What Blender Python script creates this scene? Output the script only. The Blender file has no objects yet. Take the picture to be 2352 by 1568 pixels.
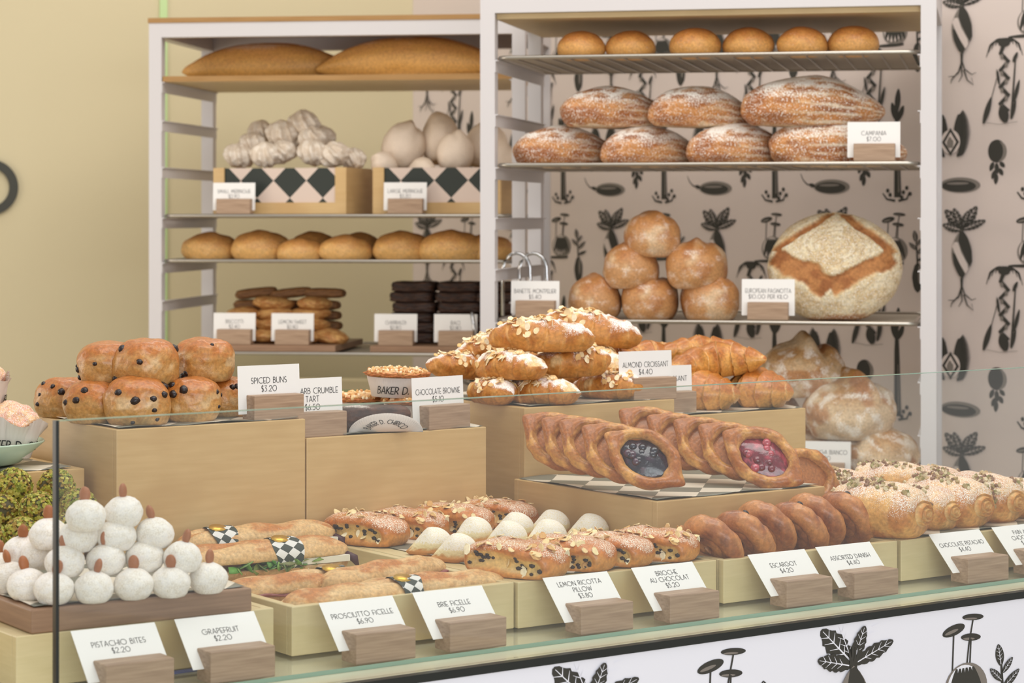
import bpy, bmesh, math, random
import numpy as np
from mathutils import Vector, Matrix, Euler
random.seed(4)
PI = math.pi
SC = bpy.context.scene
COL = SC.collection
# ------------------------------------------------------------------ camera, light, exposure
FPX, YH = 5270.0, 500.0            # focal length in pixels of the 2352 wide frame, horizon row
ZD = 0.95                          # height of the counter deck
ZC = ZD + 0.5054                   # camera height
cam_d = bpy.data.cameras.new('camera')
cam = bpy.data.objects.new('camera', cam_d); COL.objects.link(cam)
cam.location = (0, 0, ZC); cam.rotation_euler = (PI/2, 0, 0)
cam_d.sensor_width = 36; cam_d.lens = FPX/2352*36
cam_d.shift_y = -(784-YH)/2352
cam_d.clip_start = .1; cam_d.clip_end = 60
cam_d.dof.use_dof = True; cam_d.dof.focus_distance = 3.05; cam_d.dof.aperture_fstop = 9.0
SC.camera = cam
SC.cycles.transparent_max_bounces = 24
SC.view_settings.view_transform = 'Standard'; SC.view_settings.look = 'None'
SC.view_settings.exposure = 0.0; SC.view_settings.gamma = 1.0
try: SC.view_settings.use_curve_mapping = False
except Exception: pass
world = bpy.data.worlds.new('room_light'); SC.world = world; world.use_nodes = True
bg = world.node_tree.nodes['Background']
bg.inputs[0].default_value = (1.0, 0.985, 0.965, 1); bg.inputs[1].default_value = 0.62
def area(name, loc, target, sx, sy, power, color):
    l = bpy.data.lights.new(name, 'AREA'); l.shape = 'RECTANGLE'; l.size = sx; l.size_y = sy
    l.energy = power; l.color = color
    o = bpy.data.objects.new(name, l); COL.objects.link(o); o.location = loc
    o.rotation_euler = (Vector(target)-Vector(loc)).to_track_quat('-Z', 'Y').to_euler()
    return o
area('ceiling_lamp_counter', (0.3, 2.6, 3.3), (0.2, 3.1, 1.0), 2.6, 1.0, 30, (1, .975, .94))
area('ceiling_lamp_racks', (-0.2, 3.6, 3.4), (0.1, 5.6, 1.5), 2.6, 0.8, 15, (1, .93, .86))
area('shopfront_daylight', (1.5, -1.4, 1.7), (0.5, 3.2, .9), 3.0, 2.0, 80, (.90, .94, 1))
area('back_wall_fill_light', (-.45, 5.62, 3.7), (-.45, 5.80, 0.6), 1.8, .30, 15, (1, .93, .82))  # unseen fill light, added to lift the dark wall behind the left rack
area('ceiling_lamp_right_wall', (1.0, 4.2, 3.5), (.5, 5.4, 1.2), 1.0, .6, 12, (1, .92, .82))
area('warm_side_lamp', (-2.6, 3.6, 1.5), (0.2, 4.6, 1.0), 1.4, 1.2, 17, (1, .86, .70))

# ------------------------------------------------------------------ helpers
def lin(c):
    c = np.asarray(c, float)/255.0
    return np.where(c <= .04045, c/12.92, ((c+.055)/1.055)**2.4)
def L4(c): return tuple(lin(c)) + (1.0,)

class Frame:
    def __init__(s, ox, oy, deg):
        s.o = np.array([ox, oy]); t = math.radians(deg); s.deg = t
        s.a = np.array([math.cos(t), math.sin(t)]); s.b = np.array([-math.sin(t), math.cos(t)])
    def P(s, x, y, z): p = s.o + x*s.a + y*s.b; return Vector((p[0], p[1], z))
    def loc(s, X, Y): d = np.array([X, Y])-s.o; return float(d@s.a), float(d@s.b)
    def atq(s, px, q):                      # x along the frame where pixel column px meets the plane y=q
        u = (px-1176)/FPX; D = (q + s.o@s.b)/(u*s.b[0]+s.b[1]); return s.loc(u*D, D)[0]
    def depth(s, x, y): return float(s.o[1]+x*s.a[1]+y*s.b[1])
CT = Frame((135-1176)/FPX*2.3, 2.3, 35.4)   # the counter: x along it, y into it
RR = Frame(-.0623, 4.50, -11.8)             # right rack
LR = Frame(-.815, 5.15, -8.0)               # left rack
def G(px, py, h):                           # point at height h above the deck seen at a pixel
    D = (ZC-ZD-h)/((py-YH)/FPX); return Vector(((px-1176)/FPX*D, D, ZD+h))
def GD(px, py, D): return Vector(((px-1176)/FPX*D, D, ZC-(py-YH)/FPX*D))
def PQ(fr, px, q, z): return fr.P(fr.atq(px, q), q, z)

def _hash(ix, iy, iz, seed):
    n = (ix.astype(np.int64)*374761393 + iy.astype(np.int64)*668265263 + iz.astype(np.int64)*2147483647 + seed*1274126177) & 0xffffffff
    n = ((n ^ (n >> 13))*1274126177) & 0xffffffff
    n = (n ^ (n >> 16)) & 0xffffffff
    return n/4294967295.0
def vnoise(p, seed=0):
    p = np.asarray(p, float); i = np.floor(p).astype(np.int64); f = p-i; f = f*f*(3-2*f); r = 0
    for dx in (0, 1):
        for dy in (0, 1):
            for dz in (0, 1):
                w = (f[:, 0] if dx else 1-f[:, 0])*(f[:, 1] if dy else 1-f[:, 1])*(f[:, 2] if dz else 1-f[:, 2])
                r = r + w*_hash(i[:, 0]+dx, i[:, 1]+dy, i[:, 2]+dz, seed)
    return r
def fbm(p, o=3, seed=0):
    r = 0; a = .5; t = 0
    for k in range(o): r = r + a*vnoise(np.asarray(p)*2**k, seed+k*17); t += a; a *= .5
    return r/t
def sm(x, a, b): t = np.clip((x-a)/(b-a), 0, 1); return t*t*(3-2*t)
def mix(a, b, k): k = np.asarray(k, float); k = k[:, None] if k.ndim else k; return np.asarray(a)*(1-k)+np.asarray(b)*k
_ico = {}
def ico(sub):
    if sub not in _ico:
        bm = bmesh.new(); bmesh.ops.create_icosphere(bm, subdivisions=sub, radius=1)
        _ico[sub] = (np.array([v.co[:] for v in bm.verts]), [tuple(v.index for v in f.verts) for f in bm.faces]); bm.free()
    V, F = _ico[sub]; return V.copy(), F
def rotm(rx=0, ry=0, rz=0): return np.array(Euler((rx, ry, rz)).to_matrix())

class M:                                    # collects shapes and links them as one mesh object
    def __init__(s): s.V = []; s.F = []; s.C = []; s.U = []; s.mi = []; s.sm = []; s.n = 0
    def add(s, V, F, col=(200, 200, 200), mi=0, pw=0.0, uv=None, smooth=True):
        V = np.asarray(V, float).reshape(-1, 3); k = len(V)
        col = np.asarray(col, float)
        if col.ndim == 1: col = np.tile(col[:3], (k, 1))
        pw = np.full(k, pw) if np.ndim(pw) == 0 else pw
        s.C.append(np.hstack([lin(np.clip(col, 0, 255)), np.asarray(pw)[:, None]]))
        s.U.append(V.copy() if uv is None else np.hstack([np.asarray(uv, float), np.zeros((k, 1))]) if np.shape(uv)[1] == 2 else uv)
        s.V.append(V); s.F += [tuple(i+s.n for i in f) for f in F]
        s.mi += [mi]*len(F); s.sm += [smooth]*len(F); s.n += k; return s
    def box(s, x0, x1, y0, y1, z0, z1, mi=0, col=(200, 200, 200), R=None, t=(0, 0, 0)):
        V = np.array([(x, y, z) for z in (z0, z1) for y in (y0, y1) for x in (x0, x1)], float)
        if R is not None: V = V@R.T
        V = V+np.array(t)
        F = [(0, 2, 3, 1), (4, 5, 7, 6), (0, 1, 5, 4), (2, 6, 7, 3), (0, 4, 6, 2), (1, 3, 7, 5)]
        return s.add(V, F, col, mi, smooth=False)
    def prism(s, pts, z0, z1, mi=0, col=(200, 200, 200)):   # polygon extruded in z
        n = len(pts); V = [(x, y, z0) for x, y in pts]+[(x, y, z1) for x, y in pts]
        F = [tuple(range(n-1, -1, -1)), tuple(range(n, 2*n))]+[(i, (i+1) % n, n+(i+1) % n, n+i) for i in range(n)]
        return s.add(V, F, col, mi, smooth=False)
    def tube(s, path, r, n=10, mi=0, col=(200, 200, 200), closed=False):
        path = np.asarray(path, float); m = len(path); R = []
        rr = [r]*m if np.ndim(r) == 0 else r
        for i in range(m):
            a = path[(i-1) % m] if (closed or i > 0) else path[i]; b = path[(i+1) % m] if (closed or i < m-1) else path[i]
            t = b-a; t = t/(np.linalg.norm(t)+1e-12); up = np.array([0, 0, 1.]) if abs(t[2]) < .9 else np.array([1., 0, 0])
            u = np.cross(up, t); u /= np.linalg.norm(u); w = np.cross(t, u)
            R.append([path[i]+rr[i]*(math.cos(k*2*PI/n)*u+math.sin(k*2*PI/n)*w) for k in range(n)])
        V = np.array(R).reshape(-1, 3); F = []
        for i in range(m if closed else m-1):
            for k in range(n):
                j = (i+1) % m; F.append((i*n+k, i*n+(k+1) % n, j*n+(k+1) % n, j*n+k))
        if not closed: F += [tuple(range(n-1, -1, -1)), tuple((m-1)*n+k for k in range(n))]
        return s.add(V, F, col, mi)
    def build(s, name, mats, parent=None, loc=None, rot=None):
        me = bpy.data.meshes.new(name)
        V = np.vstack(s.V); me.from_pydata(V.tolist(), [], s.F)
        for m in (mats if isinstance(mats, (list, tuple)) else [mats]): me.materials.append(m)
        me.polygons.foreach_set('material_index', s.mi); me.polygons.foreach_set('use_smooth', s.sm)
        a = me.color_attributes.new('tone', 'FLOAT_COLOR', 'POINT'); a.data.foreach_set('color', np.vstack(s.C).ravel())
        u = me.attributes.new('pm', 'FLOAT_VECTOR', 'POINT'); u.data.foreach_set('vector', np.vstack(s.U).ravel())
        me.update()
        o = bpy.data.objects.new(name, me); COL.objects.link(o)
        if parent is not None: o.parent = parent
        if loc is not None: o.location = loc
        if rot is not None: o.rotation_euler = rot
        return o
def tag(o, label=None, cat=None, group=None, kind=None):
    if label: o['label'] = label
    if cat: o['category'] = cat
    if group: o['group'] = group
    if kind: o['kind'] = kind
    return o
def empty(name, loc=(0, 0, 0), rot=(0, 0, 0)):
    o = bpy.data.objects.new(name, None); COL.objects.link(o); o.empty_display_size = .02
    o.location = loc; o.rotation_euler = rot; return o
KIDS = {}
def kids(o):
    if o.name not in KIDS: KIDS[o.name] = [c for c in COL.objects if c.parent == o]
    return KIDS[o.name]
def copy_tree(o, parent=None, depth=0):
    c = o.copy(); COL.objects.link(c)
    if parent is not None: c.parent = parent
    if depth < 2:
        for k in kids(o): copy_tree(k, c, depth+1)
    return c
_used = set()
def inst(proto, loc, rot=(0, 0, 0), label=None, cat=None, group=None, sc=1):
    """the first use moves the prototype itself, later ones are copies with copies of its parts"""
    kids(proto)
    if proto.name in _used: o = copy_tree(proto)
    else: o = proto; _used.add(proto.name)
    o.location = loc; o.rotation_euler = rot; o.scale = (sc, sc, sc) if np.ndim(sc) == 0 else sc
    return tag(o, label, cat, group)

def loft(R, cap=True, closed=False):        # R: (n, m, 3) rings
    R = np.asarray(R, float); n, m = R.shape[:2]; V = R.reshape(-1, 3); F = []
    for i in range(n if closed else n-1):
        j = (i+1) % n
        for k in range(m): F.append((i*m+k, i*m+(k+1) % m, j*m+(k+1) % m, j*m+k))
    if cap and not closed:
        V = np.vstack([V, R[0].mean(0), R[-1].mean(0)]); a = n*m
        F += [(a, (k+1) % m, k) for k in range(m)]+[(a+1, (n-1)*m+k, (n-1)*m+(k+1) % m) for k in range(m)]
    return V, F
def normals(V, F):
    N = np.zeros_like(V)
    for k in (3, 4):
        A = np.array([f for f in F if len(f) == k])
        if len(A) == 0: continue
        n = np.cross(V[A[:, 1]]-V[A[:, 0]], V[A[:, 2]]-V[A[:, 0]])
        for c in range(k): np.add.at(N, A[:, c], n)
    return N/(np.linalg.norm(N, axis=1)[:, None]+1e-12)
def chips(m, P, N, size, cols, seed, thick=.0008, tilt=.5, lift=0, sides=6, asp=.7, mi=0, pw=0):
    rs = np.random.RandomState(seed); V = []; F = []; C = []
    for p, n in zip(P, N):
        n = n+rs.randn(3)*tilt; n /= np.linalg.norm(n); u = np.cross(n, rs.randn(3)); u /= np.linalg.norm(u); w = np.cross(n, u)
        s = size*(.75+.5*rs.rand()); c = cols[rs.randint(len(cols))]; b = len(V)
        for h in (-.5, .5):
            for k in range(sides):
                a = 2*PI*k/sides; r = s*(1-.15*rs.rand())
                V.append(p+n*(lift+h*thick+.12*s*math.cos(2*a))+u*r*math.cos(a)+w*r*asp*math.sin(a)); C.append(c)
        F += [tuple(b+k for k in range(sides-1, -1, -1)), tuple(b+sides+k for k in range(sides))]
        F += [(b+k, b+(k+1) % sides, b+sides+(k+1) % sides, b+sides+k) for k in range(sides)]
    if V: m.add(np.array(V), F, np.array(C), mi, pw, smooth=False)
def pick(V, N, n, cond, seed):
    rs = np.random.RandomState(seed); idx = np.where(cond)[0]
    idx = rs.choice(idx, min(n, len(idx)), replace=False); return V[idx], N[idx]

# ------------------------------------------------------------------ materials
def newmat(name):
    m = bpy.data.materials.new(name); m.use_nodes = True; nt = m.node_tree
    return m, nt, nt.nodes['Principled BSDF']
def nd(nt, t, **kw):
    n = nt.nodes.new(t)
    for k, v in kw.items(): setattr(n, k, v)
    return n
def plain(name, col, rough=.5, metal=0, bump=0, bs=200, emit=None, coat=0, spec=.5, trans=0):
    m, nt, p = newmat(name)
    p.inputs['Base Color'].default_value = L4(col); p.inputs['Roughness'].default_value = rough
    p.inputs['Metallic'].default_value = metal; p.inputs['Coat Weight'].default_value = coat
    p.inputs['Specular IOR Level'].default_value = spec
    if bump:
        t = nd(nt, 'ShaderNodeTexCoord'); n = nd(nt, 'ShaderNodeTexNoise'); n.inputs['Scale'].default_value = bs
        b = nd(nt, 'ShaderNodeBump'); b.inputs['Strength'].default_value = bump; b.inputs['Distance'].default_value = .001
        nt.links.new(t.outputs['Object'], n.inputs['Vector']); nt.links.new(n.outputs['Fac'], b.inputs['Height']); nt.links.new(b.outputs[0], p.inputs['Normal'])
    return m
def bread(name, rough=.6, coat=0, bump=.4, bs=250, var=.22, pscale=900, pcol=(246, 240, 230), sss=0):
    """crust material: the crust colour comes from the loaf itself, fine mottling and a dust of flour from noise"""
    m, nt, p = newmat(name); lk = nt.links.new
    a = nd(nt, 'ShaderNodeAttribute', attribute_name='tone'); t = nd(nt, 'ShaderNodeTexCoord')
    n = nd(nt, 'ShaderNodeTexNoise'); n.inputs['Scale'].default_value = bs; n.inputs['Detail'].default_value = 4
    lk(t.outputs['Object'], n.inputs['Vector'])
    mr = nd(nt, 'ShaderNodeMapRange'); mr.inputs['From Min'].default_value = .3; mr.inputs['From Max'].default_value = .7
    mr.inputs['To Min'].default_value = 1-var; mr.inputs['To Max'].default_value = 1+var
    lk(n.outputs['Fac'], mr.inputs[0])
    vm = nd(nt, 'ShaderNodeVectorMath', operation='SCALE'); lk(a.outputs['Color'], vm.inputs[0]); lk(mr.outputs[0], vm.inputs['Scale'])
    n2 = nd(nt, 'ShaderNodeTexNoise'); n2.inputs['Scale'].default_value = pscale; n2.inputs['Detail'].default_value = 3
    lk(t.outputs['Object'], n2.inputs['Vector'])
    inv = nd(nt, 'ShaderNodeMath', operation='MULTIPLY_ADD'); inv.inputs[1].default_value = -.55; inv.inputs[2].default_value = .78
    lk(a.outputs['Alpha'], inv.inputs[0])
    d = nd(nt, 'ShaderNodeMath', operation='SUBTRACT'); lk(n2.outputs['Fac'], d.inputs[0]); lk(inv.outputs[0], d.inputs[1])
    f = nd(nt, 'ShaderNodeMath', operation='MULTIPLY'); f.use_clamp = True; f.inputs[1].default_value = 9; lk(d.outputs[0], f.inputs[0])
    mx = nd(nt, 'ShaderNodeMix', data_type='RGBA'); lk(f.outputs[0], mx.inputs[0]); lk(vm.outputs[0], mx.inputs[6]); mx.inputs[7].default_value = L4(pcol)
    lk(mx.outputs[2], p.inputs['Base Color'])
    ro = nd(nt, 'ShaderNodeMapRange'); ro.inputs['To Min'].default_value = rough; ro.inputs['To Max'].default_value = .9; lk(f.outputs[0], ro.inputs[0]); lk(ro.outputs[0], p.inputs['Roughness'])
    p.inputs['Coat Weight'].default_value = coat; p.inputs['Coat Roughness'].default_value = .12
    b = nd(nt, 'ShaderNodeBump'); b.inputs['Strength'].default_value = bump; b.inputs['Distance'].default_value = .0015
    lk(n.outputs['Fac'], b.inputs['Height']); lk(b.outputs[0], p.inputs['Normal'])
    return m
def woodmat(name, c1, c2, rough=.45, sc=(6, 60, 60), coat=0, stain=None):
    m, nt, p = newmat(name); lk = nt.links.new
    t = nd(nt, 'ShaderNodeTexCoord'); mp = nd(nt, 'ShaderNodeMapping'); mp.inputs['Scale'].default_value = sc
    lk(t.outputs['Object'], mp.inputs[0]); n = nd(nt, 'ShaderNodeTexNoise'); n.inputs['Scale'].default_value = 4; n.inputs['Detail'].default_value = 6
    lk(mp.outputs[0], n.inputs['Vector']); r = nd(nt, 'ShaderNodeValToRGB'); lk(n.outputs['Fac'], r.inputs[0])
    r.color_ramp.elements[0].position = .3; r.color_ramp.elements[0].color = L4(c1); r.color_ramp.elements[1].position = .7; r.color_ramp.elements[1].color = L4(c2)
    out = r.outputs[0]
    if stain:
        n3 = nd(nt, 'ShaderNodeTexNoise'); n3.inputs['Scale'].default_value = 9; n3.inputs['Detail'].default_value = 1; lk(t.outputs['Object'], n3.inputs['Vector'])
        r3 = nd(nt, 'ShaderNodeValToRGB'); r3.color_ramp.elements[0].position = .45; r3.color_ramp.elements[1].position = .75; lk(n3.outputs['Fac'], r3.inputs[0])
        mx = nd(nt, 'ShaderNodeMix', data_type='RGBA'); lk(r3.outputs[0], mx.inputs[0]); lk(out, mx.inputs[6]); mx.inputs[7].default_value = L4(stain); out = mx.outputs[2]
    lk(out, p.inputs['Base Color']); p.inputs['Roughness'].default_value = rough; p.inputs['Coat Weight'].default_value = coat
    b = nd(nt, 'ShaderNodeBump'); b.inputs['Strength'].default_value = .15; b.inputs['Distance'].default_value = .0006
    lk(n.outputs['Fac'], b.inputs['Height']); lk(b.outputs[0], p.inputs['Normal'])
    return m
def checker(name, c1, c2, side, rough=.6, rot=PI/4):
    m, nt, p = newmat(name); lk = nt.links.new
    a = nd(nt, 'ShaderNodeAttribute', attribute_name='pm'); mp = nd(nt, 'ShaderNodeMapping')
    mp.inputs['Rotation'].default_value = (0, 0, rot); mp.inputs['Scale'].default_value = (1/side, 1/side, 0); mp.inputs['Location'].default_value = (.13, .21, .5)
    lk(a.outputs['Vector'], mp.inputs[0]); c = nd(nt, 'ShaderNodeTexChecker'); c.inputs['Scale'].default_value = 1
    c.inputs[1].default_value = L4(c1); c.inputs[2].default_value = L4(c2); lk(mp.outputs[0], c.inputs[0]); lk(c.outputs[0], p.inputs['Base Color'])
    p.inputs['Roughness'].default_value = rough; return m
MT = dict(
    bread=bread('crust'), soft=bread('soft_crust', rough=.5, bump=.25), glaze=bread('glazed_crust', rough=.38, coat=.28, bump=.6, bs=220, pcol=(255, 246, 228)),
    flour=bread('floured_crust', rough=.75, bump=.7, bs=160, pscale=420), sugar=bread('sugared_crust', rough=.5, bump=.6, bs=220, pscale=1100, pcol=(252, 246, 238)),
    flake=bread('flaky_crust', rough=.35, coat=.25, bump=.7, bs=260), powder=bread('powdered_dough', rough=.85, bump=.5, bs=320, var=.05),
    meringue=bread('meringue', rough=.6, bump=.3, var=.04), nut=plain('almond_skin', (162, 100, 60), .5, bump=.5, bs=400),
    flat=bread('matte_pieces', rough=.6, bump=.2, var=.1), currant=plain('dark_currant', (38, 26, 26), .3, bump=.4, bs=500),
    jam=bread('fruit_jam', rough=.08, coat=.8, bump=.5, bs=160, var=.35), choc=plain('chocolate', (48, 30, 24), .45),
    ply=woodmat('pale_plywood', (212, 196, 150), (220, 204, 160), .38, (5, 5, 60), stain=(204, 180, 132)),
    ply2=woodmat('warm_plywood', (200, 166, 114), (210, 178, 126), .42, (3, 3, 34), stain=(192, 156, 104)),
    walnut=woodmat('walnut', (150, 122, 98), (182, 154, 128), .5, (4, 40, 90)),
    board=woodmat('walnut_board', (136, 104, 80), (160, 126, 98), .5, (3, 3, 60)),
    oak=woodmat('oak_edge', (158, 118, 66), (172, 132, 80), .5, (3, 40, 60)),
    boardlight=woodmat('pale_board', (196, 172, 128), (206, 182, 138), .5, (3, 40, 3)),
    white=plain('white_paint', (208, 204, 204), .45, bump=.1, bs=30), metal=plain('tray_metal', (176, 170, 160), .3, 1), chrome=plain('chrome', (200, 200, 200), .12, 1),
    liner=plain('tray_liner', (172, 162, 146), .55), card=plain('card', (238, 236, 232), .6), ink=plain('black_ink', (34, 32, 32), .6),
    cream=plain('cream_wall_paint', (205, 193, 158), .7, bump=.08, bs=20), paper=plain('wall_paper', (214, 200, 192), .75), laminate=plain('white_laminate', (234, 234, 242), .35),
    wink=plain('printed_ink', (58, 56, 50), .8), wgrey=plain('printed_grey', (128, 120, 112), .8), deck=plain('deck_laminate', (232, 226, 198), .25, coat=.3),
    strip=plain('green_strip', (186, 212, 150), .4), mint=plain('mint_panel', (170, 196, 150), .6), gasket=plain('dark_gasket', (26, 30, 28), .35),
    edge=plain('glass_edge', (142, 172, 154), .15), case=plain('white_case_paper', (226, 214, 204), .7), plate=plain('mint_plate', (176, 196, 172), .35, coat=.3),
    gold=plain('gold_foil', (222, 178, 78), .3, .8), leaf=plain('salad_leaf', (86, 128, 56), .5, bump=.4, bs=200), cheese=plain('brie', (236, 232, 218), .5),
    ham=plain('ham', (150, 84, 78), .45, bump=.4), purple=plain('red_leaf', (70, 32, 42), .5), sheet=checker('checkered_sheet_sheen', (226, 216, 198), (120, 120, 108), .056, .4),  # sheet: same paper as wrap, grazing sheen painted in as paler squares
    wrap=checker('checkered_wrap', (222, 220, 214), (52, 60, 52), .0118, .6), label=checker('checkered_label', (214, 194, 180), (42, 48, 42), .055, .6),
    floor=plain('floor', (206, 196, 176), .5), ringm=plain('sign_letter', (58, 58, 50), .6), blue=plain('blue_tape', (66, 84, 150), .5),
)
def glassmat(name, tint, haze, ior=1.5):
    m = bpy.data.materials.new(name); m.use_nodes = True; nt = m.node_tree; nt.nodes.clear(); lk = nt.links.new
    out = nd(nt, 'ShaderNodeOutputMaterial'); tr = nd(nt, 'ShaderNodeBsdfTransparent'); tr.inputs[0].default_value = tint
    gl = nd(nt, 'ShaderNodeBsdfGlossy'); gl.inputs['Roughness'].default_value = .0; fr = nd(nt, 'ShaderNodeFresnel'); ge = nd(nt, 'ShaderNodeNewGeometry'); io = nd(nt, 'ShaderNodeMapRange'); io.inputs['To Min'].default_value = ior; io.inputs['To Max'].default_value = 1/ior; lk(ge.outputs['Backfacing'], io.inputs[0]); lk(io.outputs[0], fr.inputs[0])
    df = nd(nt, 'ShaderNodeBsdfDiffuse'); df.inputs[0].default_value = (.85, .86, .86, 1)
    m1 = nd(nt, 'ShaderNodeMixShader'); m1.inputs[0].default_value = haze; lk(tr.outputs[0], m1.inputs[1]); lk(df.outputs[0], m1.inputs[2])
    m2 = nd(nt, 'ShaderNodeMixShader'); lk(fr.outputs[0], m2.inputs[0]); lk(m1.outputs[0], m2.inputs[1]); lk(gl.outputs[0], m2.inputs[2]); lk(m2.outputs[0], out.inputs[0])
    return m
MT['glass'] = glassmat('clear_glass', (.970, .982, .974, 1), .008)

MT['sheetglass'] = glassmat('deck_sheet_glass', (.985, .992, .988, 1), 0, 1.16)
# ------------------------------------------------------------------ lettering drawn as strokes
def arc(cx, cy, rx, ry, a0, a1, n=12):
    return [(cx+rx*math.cos(math.radians(a0+(a1-a0)*i/n)), cy+ry*math.sin(math.radians(a0+(a1-a0)*i/n))) for i in range(n+1)]
def _S(w): return arc(w/2, .73, w*.46, .27, 40, 270, 12)[:-1]+arc(w/2, .25, w*.5, .25, 90, -140, 12)
GL = {
 'A': (.66, [[(0, 0), (.33, 1), (.66, 0)], [(.1, .3), (.56, .3)]]),
 'B': (.48, [[(0, 0), (0, 1), (.1, 1)]+arc(.16, .78, .24, .22, 90, -90)+[(0, .56)], [(0, .56), (.2, .56)]+arc(.2, .28, .28, .28, 90, -90)+[(0, 0)]]),
 'C': (.80, [arc(.5, .5, .5, .5, 55, 305, 18)]), 'D': (.66, [[(0, 0), (0, 1), (.16, 1)]+arc(.16, .5, .5, .5, 90, -90, 16)+[(0, 0)]]),
 'E': (.42, [[(.42, 1), (0, 1), (0, 0), (.42, 0)], [(0, .36), (.38, .36)]]), 'F': (.4, [[(.4, 1), (0, 1), (0, 0)], [(0, .42), (.36, .42)]]),
 'G': (1.0, [arc(.5, .5, .5, .5, 50, 360, 18)+[(.55, .5)]]), 'H': (.6, [[(0, 0), (0, 1)], [(.6, 0), (.6, 1)], [(0, .38), (.6, .38)]]),
 'I': (.04, [[(.02, 0), (.02, 1)]]), 'J': (.3, [[(.3, 1), (.3, .2)]+arc(.12, .2, .18, .2, 0, -90, 6)]), 'K': (.5, [[(0, 0), (0, 1)], [(.46, 1), (0, .4)], [(.1, .52), (.5, 0)]]),
 'L': (.38, [[(0, 1), (0, 0), (.38, 0)]]), 'M': (.78, [[(0, 0), (.12, 1), (.39, .25), (.66, 1), (.78, 0)]]), 'N': (.62, [[(0, 0), (0, 1), (.62, 0), (.62, 1)]]),
 'O': (1.0, [arc(.5, .5, .5, .5, 0, 360, 24)]), 'P': (.44, [[(0, 0), (0, 1), (.14, 1)]+arc(.14, .72, .3, .28, 90, -90)+[(0, .44)]]),
 'Q': (1.0, [arc(.5, .5, .5, .5, 0, 360, 24), [(.6, .3), (.95, -.05)]]), 'R': (.48, [[(0, 0), (0, 1), (.14, 1)]+arc(.14, .72, .3, .28, 90, -90)+[(0, .44)], [(.16, .44), (.48, 0)]]),
 'S': (.42, [_S(.42)]), 'T': (.5, [[(0, 1), (.5, 1)], [(.25, 1), (.25, 0)]]), 'U': (.58, [[(0, 1), (0, .28)]+arc(.29, .28, .29, .28, 180, 360)+[(.58, 1)]]),
 'V': (.62, [[(0, 1), (.31, 0), (.62, 1)]]), 'W': (.95, [[(0, 1), (.24, 0), (.475, .8), (.71, 0), (.95, 1)]]), 'X': (.56, [[(0, 0), (.56, 1)], [(0, 1), (.56, 0)]]),
 'Y': (.56, [[(0, 1), (.28, .45), (.56, 1)], [(.28, .45), (.28, 0)]]), 'Z': (.5, [[(0, 1), (.5, 1), (0, 0), (.5, 0)]]),
 '0': (.8, [arc(.4, .5, .4, .5, 0, 360, 20)]), '1': (.14, [[(0, .82), (.12, 1), (.12, 0)]]), '2': (.5, [arc(.25, .72, .25, .28, 170, -20, 10)+[(0, 0), (.5, 0)]]),
 '3': (.44, [[(.02, 1), (.42, 1), (.18, .58)]+arc(.18, .29, .26, .29, 85, -130, 12)]), '4': (.52, [[(.4, 0), (.4, 1), (0, .26), (.52, .26)]]),
 '5': (.44, [[(.42, 1), (.1, 1), (.04, .56)]+arc(.17, .3, .27, .3, 110, -130, 12)]), '6': (.5, [[(.36, 1), (.06, .45)]+arc(.25, .26, .25, .26, 150, 510, 18)]),
 '7': (.46, [[(0, 1), (.46, 1), (.12, 0)]]), '8': (.46, [arc(.23, .76, .19, .24, 0, 360, 16), arc(.23, .26, .23, .27, 0, 360, 16)]), '9': (.5, [[(.14, 0), (.44, .55)]+arc(.25, .74, .25, .26, -30, 330, 18)]),
 '$': (.42, [_S(.42), [(.21, 1.12), (.21, -.12)]]), '.': (.12, [[(.01, .05), (.11, .05)]]), ' ': (.3, []),
}
def text_quads(s, h, wt=.1, gap=.19):
    """lettering as small quads in 2-D, centred on x"""
    x = 0; out = []
    for ch in s:
        w, st = GL[ch]
        for pl in st:
            for (x0, y0), (x1, y1) in zip(pl[:-1], pl[1:]):
                dx, dy = x1-x0, y1-y0; l = math.hypot(dx, dy) or 1; ux, uy = dx/l*wt/2, dy/l*wt/2
                if l > .5:      # long strokes in pieces so they can follow a curve
                    k = 3
                else: k = 1
                for i in range(k):
                    a0, a1 = i/k, (i+1)/k
                    p0 = (x0+dx*a0-(ux*.6 if i == 0 else 0), y0+dy*a0-(uy*.6 if i == 0 else 0)); p1 = (x0+dx*a1+(ux*.6 if i == k-1 else 0), y0+dy*a1+(uy*.6 if i == k-1 else 0))
                    out.append([(x+p0[0]-uy, p0[1]+ux), (x+p0[0]+uy, p0[1]-ux), (x+p1[0]+uy, p1[1]-ux), (x+p1[0]-uy, p1[1]+ux)])
        x += w+gap
    x -= gap
    return [[((a-x/2)*h, b*h) for a, b in q] for q in out], x*h
def add_text(m, s, h, fn, mi, wt=.1, gap=.19, maxw=None):
    q, w = text_quads(s, h, wt, gap); k = min(1, maxw/w) if maxw else 1
    V = []; F = []
    for p in q:
        b = len(V); V += [fn(a*k, c) for a, c in p]; F.append((b, b+1, b+2, b+3))
    if V: m.add(V, F, (30, 30, 30), mi, smooth=False)
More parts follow.
